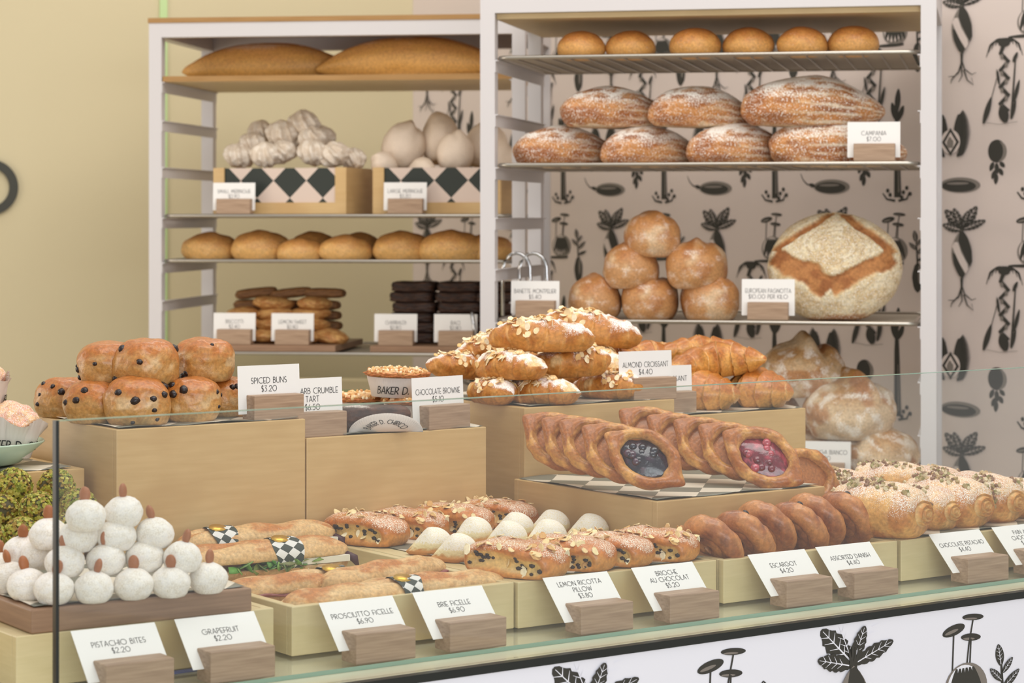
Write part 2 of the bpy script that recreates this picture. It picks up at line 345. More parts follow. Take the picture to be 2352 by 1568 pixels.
# ------------------------------------------------------------------ loaves, buns and pastries
def blob(m, sub, sx, sy, sz, seed=0, amp=.08, freq=3, flat=-.75, colf=None, pw=0, p=1.0, mi=0, R=None, t=(0, 0, 0), post=None):
    """a rounded lump resting on z=0; colf(dirs, V, noise) gives its crust colour"""
    D, F = ico(sub); n = fbm(D*freq+seed*7.3, 3, seed)-.5
    r = 1+amp*2*n
    if p != 1: r = r/((np.abs(D)**p).sum(1)**(1/p))
    V = D*r[:, None]*np.array([sx, sy, sz])
    lo = flat*sz; V[:, 2] = np.where(V[:, 2] < lo, lo+(V[:, 2]-lo)*.15, V[:, 2]); V[:, 2] -= lo-.0
    if post is not None: V = post(V, D)
    nn = fbm(D*5+seed*3.1, 4, seed+5)
    c = colf(D, V, nn) if colf else (200, 160, 100)
    pp = pw(D, V, nn) if callable(pw) else pw
    if R is not None: V = V@R.T
    m.add(V+np.array(t), F, c, mi, pp); return V+np.array(t), F, D

def c_bun(top, side, base):
    def f(D, V, n):
        k = sm(D[:, 2]+(n-.5)*1.2, -.1, .8); c = mix(side, top, k); return mix(c, base, sm(-D[:, 2]+(n-.5), .3, .8))
    return f

def spiced_bun(seed, r=.041):
    o = empty('spiced_bun'); m = M()
    def col(D, V, n):
        c = c_bun((178, 106, 44), (188, 140, 78), (198, 160, 104))(D, V, n)
        tear = sm(fbm(D*2.3+seed*5, 2, seed+9), .56, .66)*sm(-np.abs(D[:, 2]), -.5, -.2)
        return mix(c, (206, 176, 134), tear*.8)
    V, F, D = blob(m, 5, r*1.05, r, r*.88, seed, .09, 2.2, -.72, col, p=2.6)
    m.build('dough', MT['glaze'], o)
    N = normals(V, F); rs = np.random.RandomState(seed)
    P, Q = pick(V, N, 12, (D[:, 2] > -.6) & (D[:, 2] < .7), seed+3)
    for q, (p_, n_) in enumerate(zip(P, Q)):
        c = M(); r_ = .0034+.0042*rs.rand(); blob(c, 2, r_, r_*.9, r_*.85, seed+q, .3, 3, -2, lambda D, V, n: (40, 26, 26)); u = c.V[0]; u[:, 2] -= 2*r_*.85; c.V[0] = u+p_-n_*r_*.35
        c.build('currant', MT['currant'], o)
    return o

def truffle_bite(seed):
    o = empty('sugar_dusted_bite'); m = M()
    def col(D, V, n): return mix((222, 212, 196), (234, 230, 226), sm(n, .35, .6))
    V, F, D = blob(m, 4, .0220, .0214, .0188, seed, .07, 2.5, -.8, col, pw=.6)
    m.build('bite', MT['powder'], o)
    c = M(); rs = np.random.RandomState(seed)
    blob(c, 3, .0062, .0042, .0088, seed, .04, 3, -2, lambda D, V, n: (150, 84, 52), R=rotm(rs.randn()*.14, rs.randn()*.24, rs.randn()*.5+.3), t=(0, 0, .0218))
    c.build('almond', MT['nut'], o); return o

def pistachio_ball(seed):
    m = M(); V, F, D = blob(m, 4, .0230, .0230, .0224, seed, .05, 3, -2, lambda D, V, n: (70, 62, 24)); m.V[0][:, 2] -= m.V[0][:, 2].mean(); V = m.V[0]  # dark core colour painted in as shade in the gaps
    P, N = pick(V, D, 460, D[:, 2] > -2, seed)
    chips(m, P, N, .0030, [(172, 164, 62), (150, 152, 52), (182, 166, 70), (124, 130, 44), (158, 128, 56), (130, 104, 44), (184, 178, 86)], seed, .0016, .25, .0002, 5, .75)
    return m.build('pistachio_ball', MT['flat'])

def croissant(seed, L=.15, R=.034, bend=.9, segs=3.4, almond=False, flat=.78):
    n, k = 110, 44; T = np.linspace(-1, 1, n); rings = []; C = []; PW = []
    rs = np.random.RandomState(seed); ph = rs.rand()
    for t in T:
        th = bend*t; x = math.sin(th)/max(math.sin(bend), .01)*L/2 if bend > .05 else t*L/2; y = (1-math.cos(th))*L/2/max(math.sin(bend), .3)*.8
        tx = np.array([math.cos(th), math.sin(th)*.8]); tx /= np.linalg.norm(tx); nx = np.array([-tx[1], tx[0]])
        base = R*((1-abs(t)**1.7)*.80+.20)*min(1, (1-abs(t)**10+.02))**.5 if not almond else R*((1-abs(t)**2.6)*.66+.34)*min(1, (1-abs(t)**7+.02))**.5
        ring = []
        for j in range(k):
            a = 2*PI*j/k; s = abs(t)*segs+.16*math.sin(a+ph*6)*np.sign(t)+.05*math.sin(3*a+seed)
            fr = s-math.floor(s); st = 1+(.20 if not almond else .08)*(1-fr)**1.3-.05
            r = base*st; u = r*math.cos(a)*1.04; z = r*math.sin(a)*flat
            if z < -.55*R: z = -.55*R+(z+.55*R)*.2
            ring.append((x+nx[0]*u, y+nx[1]*u, z+.57*R))
            e = math.exp(-((fr-.97)/.05)**2)+math.exp(-((fr-.0)/.03)**2)
            C.append((e, math.sin(a), fr)); 
        rings.append(ring)
    V, F = loft(rings); C = np.array(C+[(0, 0, 0)]*2); nn = fbm(V*60+seed, 4, seed)
    V[:, :2] += (fbm(V*40+seed, 2, seed+3)-.5)[:, None]*R*(.34 if almond else .16); V[:, 2] += (fbm(V*75+seed, 3, seed+2)-.5)*R*(.26 if almond else .08)*(V[:, 2] > R*.2); fine = fbm(V*np.array([260, 60, 60])+seed, 3, seed+8)
    c = mix((210, 150, 74), (176, 104, 40), sm(C[:, 1]+(nn-.5)*2.8, -.2, 1.0)); c = mix(c, (230, 184, 110), np.clip(C[:, 0], 0, 1)*.75)
    c = mix(c, (230, 182, 108), sm(C[:, 2], .40, 1)*.5*sm(fine, .42, .52)); c = mix(c, (216, 168, 100), sm(-C[:, 1], .3, 1)*.4)
    pw = 0
    if almond: c = mix(c, (150, 84, 36), .25*sm(nn, .5, .7)); c = mix(c, (164, 98, 40), .35); pw = sm(C[:, 1]+(nn-.5)*2, .15, 1.0)*.74; c = mix(c, (234, 202, 148), sm(fbm(V*38+seed, 3, 5)+.25*C[:, 1], .68, .78)*.85)
    if not almond: return M().add(V, F, c, 0).build('plain_croissant', MT['flake'])
    o = empty('almond_croissant'); M().add(V, F, c, 0, pw).build('croissant', MT['sugar'], o)
    N = normals(V, F); up = N[:, 2] > .35; m = M()
    # frangipane crust under the flakes
    cl = np.exp(-(((V[:, 0]+L*.14*np.sin(seed*2.1))/(L*.22))**2+(V[:, 1]/(R*1.2))**2)); P, Q = pick(V, N, 34, up & (cl > .40), seed+1)
    chips(m, P, Q, .0072, [(232, 200, 146), (240, 214, 166), (246, 226, 186), (226, 184, 124)], seed, .0007, .35, .0014, 8, .72)
    P, Q = pick(V, N, 12, up & (cl > .12), seed+2)
    chips(m, P, Q, .0064, [(240, 216, 170), (246, 230, 196), (224, 184, 120)], seed+4, .0007, .55, .0022, 8, .7)
    tag(m.build('flaked_almonds', MT['flat'], o), kind='stuff'); return o

def brioche(seed, L=.120, W=.037, H=.0235):
    """a folded brioche with a split along one side where the chocolate chips show"""
    n, k = 80, 48; rings = []; C = []; PW = []; rs = np.random.RandomState(seed)
    for t in np.linspace(-1, 1, n):
        e = (1-abs(t)**3.2)**.42 if abs(t) < 1 else 0.02; e = max(e, .03)
        ring = []
        for j in range(k):
            a = 2*PI*j/k; ca, sa = math.cos(a), math.sin(a)
            u = W*np.sign(ca)*abs(ca)**.8*(e*.8+.2); z = H*np.sign(sa)*abs(sa)**.85*(e*.9+.1)
            slit = math.exp(-((a-PI*1.0-.16*math.sin(t*3+seed))/.36)**2)*sm(np.array([.93-abs(t)]), 0, .25)[0]
            slit2 = math.exp(-((a-PI*.62)/.16)**2)*sm(np.array([.7-abs(t)]), 0, .3)[0]*.25
            u *= 1-.34*slit; z *= 1-.30*slit2
            if z < -.62*H: z = -.62*H+(z+.62*H)*.2
            ring.append((t*L/2, u, z+.64*H)); C.append((slit, sa, slit2))
        rings.append(ring)
    V, F = loft(rings); C = np.array(C+[(0, 0, 0)]*2); nn = fbm(V*45+seed, 4, seed)
    V[:, 1:] *= (1+(nn-.5)*.16)[:, None]
    c = mix((212, 144, 70), (192, 112, 46), sm(C[:, 1]+(nn-.5)*2, -.3, .8)); c = mix(c, (232, 192, 116), sm(C[:, 0]+(nn-.5)*.5, .25, .7)); c = mix(c, (222, 168, 90), C[:, 2]*2)
    o = empty('chocolate_brioche'); M().add(V, F, c, 0, sm(C[:, 1]+(nn-.5)*1.6, .2, 1.0)*.55).build('brioche_dough', MT['sugar' if 0 else 'glaze'], o)
    N = normals(V, F); m = M(); P, Q = pick(V, N, 20, (C[:, 0] > .45) & (fbm(V*40, 2, 8) > .45), seed)
    for i, (p_, n_) in enumerate(zip(P, Q)):
        r = .0018+.0012*rs.rand(); D, f = ico(1); m.add(D*np.array([r*1.4, r, r])+p_+n_*.0003, f, (44, 28, 26))
    tag(m.build('chocolate_chips', MT['choc'], o), kind='stuff')
    m = M(); P, Q = pick(V, N, 34, (N[:, 2] > .25) & (fbm(V*28+seed, 2, 3) > .42), seed+2)
    chips(m, P, Q, .0062, [(244, 222, 170), (236, 206, 150), (250, 236, 200), (214, 164, 100)], seed+4, .0007, .4, .0014, 8, .68)
    tag(m.build('flaked_almonds', MT['flat'], o), kind='stuff'); return o

def pillow(seed):
    m = M()
    def post(V, D):     # a corner pulled out to the left
        k = sm(-V[:, 0], .004, .030); V[:, 1] *= 1-.62*k; V[:, 2] *= 1-.60*k; V[:, 0] -= k*.006; k2 = sm(.0075-V[:, 2], 0, .004); V[:, 0] *= 1+.10*k2; V[:, 1] *= 1+.12*k2; return V
    def col(D, V, n): return mix((238, 222, 176), (196, 134, 70), sm(.0105-V[:, 2]+(n-.5)*.012, 0, .006))
    blob(m, 5, .027, .023, .024, seed, .03, 2, -.45, col, pw=lambda D, V, n: .72*sm(V[:, 2], .010, .018), post=post)
    return m.build('ricotta_pillow', MT['powder'])

def escargot(seed, R=.045, hw=.0140):
    """a coiled pastry lying flat, a thick rope of dough wound 2.3 turns"""
    m = M(); n, k = 190, 20; path = []; rr = []
    for i in range(n):
        t = i/(n-1); a = 2*PI*2.35*t; r = R*(.10+.80*t); path.append((r*math.cos(a), r*math.sin(a), hw+.004*(1-t))); rr.append(hw*(1.0 if t < .93 else max(.15, 1-((t-.93)/.07)**2)))
    b = M(); b.tube(path, rr, k); V = b.V[0]; F = b.F; nn = fbm(V*55+seed, 4, seed)
    V = V*(1+(nn-.5)*.14)[:, None]; V[:, 2] += (fbm(V*120, 2, seed+5)-.5)*.003; c = mix((162, 96, 52), (200, 134, 76), sm(nn, .35, .62)); c = mix(c, (128, 74, 46), sm(-nn, -.36, -.25))
    m.add(V, F, c, 0, 0.12); o = empty('escargot_pastry'); coil = m.build('dough_coil', MT['glaze'], o)
    for q in range(3):
        c = M(); a = 1+q*2.2+seed; D, f = ico(2); c.add(D*np.array([.0062, .005, .0045])+np.array([R*.72*math.cos(a), R*.72*math.sin(a), hw*1.9]), f, (30, 24, 26)); c.build('raisin', MT['currant'], coil)
    return o

def danish(seed, jam, a=.049, b=.036):
    o = empty('fruit_danish'); m = M(); n, k = 96, 22; rings = []; C = []; rs = np.random.RandomState(seed)
    for i in range(n):
        t = 2*PI*i/n; ct, st = math.cos(t), math.sin(t); p = 1.08
        x = a*np.sign(ct)*abs(ct)**p; y = b*np.sign(st)*abs(st)**p; d = np.array([x, y]); L = np.linalg.norm(d); dn = d/L
        ext = math.exp(-((math.atan2(st, ct))/.34)**2)+math.exp(-((abs(math.atan2(st, ct))-PI)/.34)**2)   # the two corners
        w = .0092+.0040*ext+.0025*(vnoise(np.array([[ct*2+seed, st*2, 0]]), seed)[0]-.5); h = .0115-.003*ext
        ring = []
        for j in range(k):
            u = 2*PI*j/k; q = w*math.cos(u)*(1+(.75*ext if math.cos(u) > 0 else 0)); z = h*math.sin(u)
            if z < -.6*h: z = -.6*h+(z+.6*h)*.3
            ring.append((x+dn[0]*q, y+dn[1]*q*(1-.3*ext), z+.0085)); C.append((math.cos(u), math.sin(u), ext))
        rings.append(ring)
    V, F = loft(rings, cap=False, closed=True); C = np.array(C); nn = fbm(V*60+seed, 4, seed); V += (nn-.5)[:, None]*.005; V[:, 2] += (fbm(V*np.array([70, 70, 10])+seed*3, 3, seed+4)-.5)*.006
    c = mix((212, 154, 80), (174, 104, 44), sm(nn+C[:, 2]*.12, .38, .62)); c = mix(c, (228, 182, 116), sm(-C[:, 0]+(nn-.5), .3, 1)*.6)
    fine = fbm(V*np.array([80, 80, 420])+seed, 3, seed+2); c = mix(c, (152, 84, 40), sm(fine, .5, .62)*.35)
    m.add(V, F, c, 0, 0.05)
    bb = M(); blob(bb, 3, a*.95, b*.95, .006, seed, .03, 3, -.5, lambda D, V, n: mix((196, 128, 66), (168, 98, 48), n)); m.add(bb.V[0], bb.F, np.tile((184, 116, 60), (len(bb.V[0]), 1)), 0)
    m.build('pastry_case', MT['glaze'], o)
    if jam:
        j = M(); c1, c2 = ((28, 22, 40), (74, 44, 62)) if jam == 'blue' else ((112, 24, 44), (186, 78, 92))
        blob(j, 4, a*.93, b*.90, .0105, seed, .05, 4, -.2, lambda D, V, n: mix(c1, c2, sm(fbm(V*110, 3, 4), .48, .68)), p=1.35, t=(0, 0, .0035))
        for q in range(16):
            x, y = rs.uniform(-.62, .62, 2)
            if abs(x)+abs(y) > .72: continue
            D, f = ico(2); r = .0058+.002*rs.rand(); j.add(D*np.array([r, r, r*.7])+np.array([x*a*1.05, y*b*1.05, .0118]), f, c1 if q % 3 else c2)
        tag(j.build('fruit_filling', MT['jam'], o), 'glossy %s fruit filling' % ('dark blue' if jam == 'blue' else 'red'))
    return o

def pistachio_roll(seed, L=.112, R=.042):
    """laminated roll with a spiral on its end, sugar dusted, nut crumbs along the top"""
    n, k = 60, 72; rings = []; C = []
    for i, t in enumerate(np.linspace(-1, 1, n)):
        e = max(.06, (1-abs(t)**5)**.5); bulge = .88+.12*math.cos(t*1.4); ring = []
        for j in range(k):
            a = 2*PI*j/k; lay = (a/(2*PI)); r = R*bulge*(1+.10*lay-.05)*(e*.45+.55 if abs(t) < .999 else .5)
            z = r*math.sin(a)*.84; u = r*math.cos(a)*1.05
            if z < -.7*R: z = -.7*R+(z+.7*R)*.25
            ring.append((t*L/2*(1-.08*abs(math.cos(a*1.5))*0), u, z+.7*R)); C.append((math.sin(a), abs(t), 0))
        rings.append(ring)
    V, F = loft(rings, cap=False); C = np.array(C); base = len(V)
    # both ends: a spiral of layers stepping outward
    VV = [V]; FF = list(F); CC = [C]
    for sgn, row in ((-1, 0), (1, n-1)):
        edge = V[row*k:(row+1)*k]; cen = edge.mean(0); idx = base; prev = [row*k+j for j in range(k)]
        for q in range(1, 16):
            f = 1-q/15.5; ring = []
            for j in range(k):
                lay = (q*.20+j/k); fr = lay-math.floor(lay); out = .008*(1-f)**.5+.0035*math.sin(fr*2*PI)
                p_ = cen+(edge[j]-cen)*f; p_[0] += sgn*out; ring.append(p_)
            ring = np.array(ring); cur = [base+j for j in range(k)]; base += k; VV.append(ring)
            fr = (q*.20+np.arange(k)/k) % 1; CC.append(np.stack([np.zeros(k)-.3, np.ones(k), fr], 1))
            for j in range(k):
                f4 = (prev[j], prev[(j+1) % k], cur[(j+1) % k], cur[j]); FF.append(f4 if sgn > 0 else f4[::-1])
            prev = cur
        FF.append(tuple(prev) if sgn > 0 else tuple(prev[::-1]))
    V = np.vstack(VV); C = np.vstack(CC); nn = fbm(V*50+seed, 4, seed); V[:, 1:] *= (1+(nn-.5)*.08)[:, None]
    c = mix((218, 162, 90), (192, 122, 56), sm(nn, .4, .62)); c = mix(c, (228, 190, 130), sm(C[:, 2], .4, .9)*(C[:, 1] > .99)*.8); c = mix(c, (232, 192, 130), sm(fbm(V*np.array([200, 40, 40]), 2, 3), .5, .6)*.35)
    o = empty('pistachio_roll'); M().add(V, FF, c, 0, np.clip(sm(C[:, 0]+(nn-.5)*1.4, -.5, .7)*.58, 0, 1)).build('rolled_dough', MT['sugar'], o)
    N = normals(V, [f for f in FF if len(f) == 4]); m = M(); P, Q = pick(V, N, 170, (N[:, 2] > -.2) & (fbm(V*26+seed*2, 2, 9) > .52) & (np.abs(V[:, 0]) < L*.46), seed)
    chips(m, P, Q, .0036, [(168, 144, 96), (196, 168, 124), (140, 104, 80), (214, 196, 160), (150, 140, 86)], seed, .0034, .7, .0012, 5, .8)
    tag(m.build('nut_crumbs', MT['flat'], o), kind='stuff'); return o

def ficelle(seed, L=.235, W=.030, kind='brie', wrap=None, wx=0.0):
    """a split thin baguette with its filling; wrap = half width of the checkered paper band"""
    o = empty('filled_baguette'); rs = np.random.RandomState(seed)
    fz = .010 if kind == 'brie' else .003
    def half(top):
        n, k = 90, 30; rings = []; C = []
        for t in np.linspace(-1, 1, n):
            e = max(.05, (1-abs(t)**(4.5 if top else 5))**.45); ring = []
            for j in range(k):
                a = PI*j/(k-1); u = W*math.cos(a)*e; z = math.sin(a)**.9*W*(.80 if top else .62)*(e*.8+.2)
                ridge = 1+.07*math.sin(t*9+a*1.5)*top; ring.append((t*L/2, u*(1.02 if top else 1), z*ridge*(1 if top else -1))); C.append((math.sin(a), abs(t)))
            ring += [(t*L/2, W*e*.9*math.cos(PI-PI*j/6), 0) for j in range(1, 6)]; C += [(0, abs(t))]*5
            rings.append(ring)
        V, F = loft(rings); C = np.array(C+[(0, 1)]*2); nn = fbm(V*np.array([30, 60, 60])+seed, 4, seed)
        V[:, 1:] *= (1+(nn-.5)*.14)[:, None]
        if top: V[:, 2] -= .0035*np.exp(-((V[:, 1]-.4*W*np.sin(V[:, 0]*22+seed))/(W*.16))**2)*(V[:, 2] > W*.3)
        V[:, 2] += ((.016+fz) if top else .0165)+W*.62+.001-.0165
        pale = (212, 172, 118); br = (186, 120, 62)
        c = mix(pale, br, sm(C[:, 0]+(nn-.5)*2.2, .5, 1.1)) if top else mix((206, 172, 128), (186, 142, 92), sm(nn, .4, .6))
        c = mix(c, (226, 196, 150), sm(fbm(V*np.array([60, 20, 200])+seed, 2, 4), .54, .64)*.4)
        M().add(V, F, c, 0, .22).build('top_crust' if top else 'bottom_crust', MT['flour' if not top else 'bread'], o)
    half(True); half(False)
    m = M(); n = 60
    if kind == 'brie':
        b = M(); b.box(L*.02, L*.46, -W*.95, W*.8, .0175, .0255, 0, (236, 232, 218)); V = b.V[0]; c = b.build('brie_slice', MT['cheese'], o)
        m = M()
        for i in range(46):
            x = rs.uniform(-.44, .18)*L if i < 36 else rs.uniform(.0, .3)*L; y = -W*rs.uniform(.7, 1.15); s = rs.uniform(.006, .012)
            q = 9; pts = [(s*math.cos(2*PI*j/q)*(1+.35*math.sin(j*2.4+i)), s*.6*math.sin(2*PI*j/q)*(1+.3*math.cos(j*3+i))) for j in range(q)]
            R = rotm(rs.uniform(-.9, .9)+.5, rs.uniform(-.5, .5), rs.uniform(0, 3)); g = (rs.randint(84, 140), rs.randint(120, 160), rs.randint(50, 84))
            V = np.array([(px, py, .0006*math.sin(px*900)) for px, py in pts]+[(px, py, .0010) for px, py in pts])@R.T+np.array([x, y, .019+rs.uniform(-.003, .004)])
            m.add(V, [tuple(range(q-1, -1, -1)), tuple(range(q, 2*q))]+[(j, (j+1) % q, q+(j+1) % q, q+j) for j in range(q)], g, 0)
        tag(m.build('salad_leaves', MT['flat'], o), kind='stuff')
        m = M(); m.tube([(L*.46, -W*.6, .026), (L*.49, -W*.9, .020), (L*.505, -W, .010)], [.004, .006, .002], 8, col=(70, 32, 42)); m.build('red_leaf', MT['purple'], o)
    else:
        for i in range(3):
            m = M(); R = []
            for t in np.linspace(-1, 1, 40):
                w = W*1.04+.0015*math.sin(t*13+i*2); R.append([(t*L*.47, -w, .0172+.001*math.sin(t*20+i)-.002*i*.3), (t*L*.47, -w, .0188+.001*math.sin(t*20+i)), (t*L*.47, w, .0188), (t*L*.47, w, .0168)])
            V, F = loft(R); m.add(V+np.array([0, 0, (i-1)*.0012]), F, (150, 84, 78)); m.build('ham_slice', MT['ham'], o)
    if wrap:
        R = []; U = []; k = 40; n = 10
        for i in range(n+1):
            x = wx+(-1+2*i/n)*wrap; ring = []
            for j in range(k):
                a = 2*PI*j/k; rz = .0175+fz*.5+W*.74 if math.sin(a) > 0 else .0175+W*.60
                cz = .0185+fz*.35
                u = (W*1.09)*math.cos(a); z = cz+math.sin(a)*(W*.80+fz*.55 if math.sin(a) > 0 else W*.62+.001)
                sh = .003*math.sin(a*3+seed); ring.append((x+sh*(i/n-.5)*2, u, z)); U.append((x, a*W*1.1))
            R.append(ring)
        V, F = loft(R, cap=False); V2 = V*np.array([1, 1.0, 1.0]); m = M(); m.add(V2, F, (222, 220, 214), 0, 0, np.array(U)); band = m.build('checkered_paper_band', MT['wrap'], o)
        s = M(); q = 28; V = []
        for z in (0, .0012):
            V += [((.0135+.0007*math.cos(j*PI))*math.cos(2*PI*j/q), (.0095)*math.sin(2*PI*j/q), z) for j in range(q)]
        V = np.array(V)@rotm(.35, 0, .2).T+np.array([wx-.004, -W*.28, .0185+fz*.35+W*.80+fz*.55-.0015])
        s.add(V, [tuple(range(q-1, -1, -1)), tuple(range(q, 2*q))]+[(j, (j+1) % q, q+(j+1) % q, q+j) for j in range(q)], (222, 178, 78)); s.build('gold_sticker', MT['gold'], band)
    for c_ in COL.objects:
        if c_.parent == o and 'crust' not in c_.name: c_.location.z = W*.62+.001-.0165
    return o

def campania(seed, L=.27, W=.128, H=.092):
    def col(D, V, n):
        w = fbm(D*3+seed, 3, seed+4); c = mix((192, 130, 70), (154, 92, 46), sm(w, .35, .65))
        ang = np.arctan2(D[:, 2], -D[:, 1]); s = np.sin(ang*21+(w-.5)*3.4+D[:, 0]*1.3)
        st = sm(s, .35, .9)*sm(D[:, 0]+.35*np.sin(seed), -.85, .1); c = mix(c, (230, 216, 192), st*.95*sm(n, .26, .44))
        ear = sm(D[:, 2]+(n-.5)*.9, .62, .92)*sm(np.sin(seed*1.7+D[:, 0]*3)+.4, 0, .6); c = mix(c, (222, 210, 192), ear*.75)
        c = mix(c, (214, 190, 156), sm(-D[:, 2]+(n-.5), .45, .7)); return c
    def post(V, D):
        V[:, 2] *= 1-.25*sm(V[:, 0], 0, L*.5); V[:, 2] += .010*np.exp(-((V[:, 1]+.01-.05*np.sin(V[:, 0]*9+seed))/.014)**2)*sm(V[:, 2], H*.8, H*1.4); return V
    m = M(); blob(m, 5, L/2, W/2, H*.62, seed, .07, 1.7, -.55, col, pw=lambda D, V, n: .42+.40*sm(D[:, 2], .1, .8)*sm(n, .38, .56), post=post)
    return m.build('campania_loaf', MT['flour'])
def roll(seed, name, sx, sy, sz, top, side, base, pw=.2, amp=.05, crease=0, p=1.0, mat='bread', flat=-.6, sub=4, patch=0):
    def post(V, D):
        if crease:
            V[:, 2] += crease*np.exp(-((V[:, 0]+.3*V[:, 1])/(sx*.16))**2)*sm(D[:, 2], .35, .9)-crease*.8*np.exp(-((V[:, 0]+.3*V[:, 1]-sx*.33)/(sx*.12))**2)*sm(D[:, 2], .3, .9)
        return V
    def cf(D, V, n):
        c = c_bun(top, side, base)(D, V, n)
        if patch: c = mix(c, (216, 190, 156), patch*sm(fbm(D*1.7+seed*2.3, 3, seed), .50, .66)); c = mix(c, (158, 96, 48), patch*.7*sm(fbm(D*2.1-seed, 2, seed+3), .56, .70))
        return c
    m = M(); blob(m, sub, sx, sy, sz, seed, amp, 1.8, flat, cf, pw=lambda D, V, n: pw*sm(n, .3, .7)*1.3, p=p, post=post)
    return m.build(name, MT[mat])
def pagnotta():
    """a big round loaf standing on its edge, top towards the viewer (its top looks along -y)"""
    D, F = ico(6); R = .128; n = fbm(D*2.2, 3, 3)-.5; V = D*(1+.05*n)[:, None]*np.array([R*1.13, R*.52, R*.93])
    x = D[:, 0]; z = D[:, 2]; front = sm(-D[:, 1], -.15, .25); nn = fbm(D*6, 4, 7); w = (fbm(D*3.5, 3, 21)-.5)*.16
    c = mix((224, 208, 172), (212, 188, 144), sm(nn, .4, .62))
    rr = np.sqrt((x-.0)**2+((z-.33)*1.15)**2); c = mix(c, (176, 144, 100), sm(np.sin(rr*60+nn*4), .3, 1)*.6*sm(.66-rr, 0, .2))
    rr2 = np.sqrt(x**2+(z-.1)**2); c = mix(c, (186, 156, 112), sm(np.sin(rr2*44+nn*5), .3, 1)*.5*sm(nn, .4, .6))
    # four slashes forming a diamond, torn open and brown
    dl = lambda x0, z0, x1, z1, wd: np.exp(-(((x-x0)*(z1-z0)-(z-z0)*(x1-x0))/math.hypot(x1-x0, z1-z0)/wd+w*8)**4)*(((x-x0)*(x1-x0)+(z-z0)*(z1-z0))/((x1-x0)**2+(z1-z0)**2) > -.02)*(((x-x0)*(x1-x0)+(z-z0)*(z1-z0))/((x1-x0)**2+(z1-z0)**2) < 1.02)
    s = np.maximum.reduce([dl(-.93, .16, -.10, -.42, .19), dl(.86, .16, -.08, -.42, .15), dl(-.90, .30, -.04, .97, .055), dl(.12, .97, .86, .24, .085)])*front
    c = mix(c, mix((156, 98, 54), (184, 126, 74), sm(nn, .35, .6)), sm(s, .3, .6)); c = mix(c, (168, 110, 62), sm(-z+w*2, .84, .96))
    V = V+D*(-.006*sm(s, .2, .7))[:, None]
    V[:, 2] = np.maximum(V[:, 2], -R*.88)+R*.88
    m = M(); m.add(V, F, c, 0, .45*(1-sm(s, .2, .5))); return m.build('round_country_loaf', MT['flour'])
def meringue_star(seed, r=.034):
    D, F = ico(5); a = np.arctan2(D[:, 1], D[:, 0]); sw = 1+.16*np.cos(9*a+D[:, 2]*4+seed)*(1-np.abs(D[:, 2])**2.5); n = fbm(D*3+seed, 2, seed)-.5
    V = D*(sw*(1+.2*n))[:, None]*r; V[:, 2] = V[:, 2]*.86+np.exp(-(1-D[:, 2])*14)*r*.16; V[:, 2] -= V[:, 2].min()
    m = M(); m.add(V, F, mix((222, 206, 186), (236, 224, 208), sm(n, -.1, .1))); return m.build('piped_meringue', MT['meringue'])
# ------------------------------------------------------------------ printed botanical pattern
class Art:
    def __init__(s): s.L = []
    def poly(s, pts, mi): s.L.append((pts, mi))
    def ell(s, cx, cy, rx, ry, mi, rot=0, n=26, wob=0):
        c, d = math.cos(rot), math.sin(rot); P = []
        for i in range(n):
            a = 2*PI*i/n; k = 1+wob*math.sin(i*2.7)*math.cos(i*1.3); x, y = rx*k*math.cos(a), ry*k*math.sin(a); P.append((cx+x*c-y*d, cy+x*d+y*c))
        s.poly(P, mi)
    def stroke(s, path, w0, w1, mi):
        n = len(path); L = []; R = []
        for i, (x, y) in enumerate(path):
            x0, y0 = path[max(0, i-1)]; x1, y1 = path[min(n-1, i+1)]; dx, dy = x1-x0, y1-y0; l = math.hypot(dx, dy) or 1
            w = (w0+(w1-w0)*i/(n-1))/2; L.append((x-dy/l*w, y+dx/l*w)); R.append((x+dy/l*w, y-dx/l*w))
        for i in range(n-1): s.poly([L[i], L[i+1], R[i+1], R[i]], mi)
    def leaf(s, x0, y0, x1, y1, w, mi=0, vein=1, lob=0):
        n = 16; dx, dy = x1-x0, y1-y0; L = []; R = []; l = math.hypot(dx, dy)
        for i in range(n+1):
            t = i/n; k = w*math.sin(PI*min(1, t*.92+.06))**.7*(1+lob*math.sin(i*2.2)); L.append((x0+dx*t-dy/l*k, y0+dy*t+dx/l*k)); R.append((x0+dx*t+dy/l*k, y0+dy*t-dx/l*k))
        s.poly(L+R[::-1], mi)
        if vein:
            s.stroke([(x0+dx*t, y0+dy*t) for t in (.05, .5, .95)], w*.16, w*.05, 1)
            for t in (.25, .42, .6, .76):
                for sg in (-1, 1):
                    q = w*.72*math.sin(PI*t)**.6; s.stroke([(x0+dx*t, y0+dy*t), (x0+dx*(t+.13)-sg*dy/l*q, y0+dy*(t+.13)+sg*dx/l*q)], w*.10, w*.03, 1)
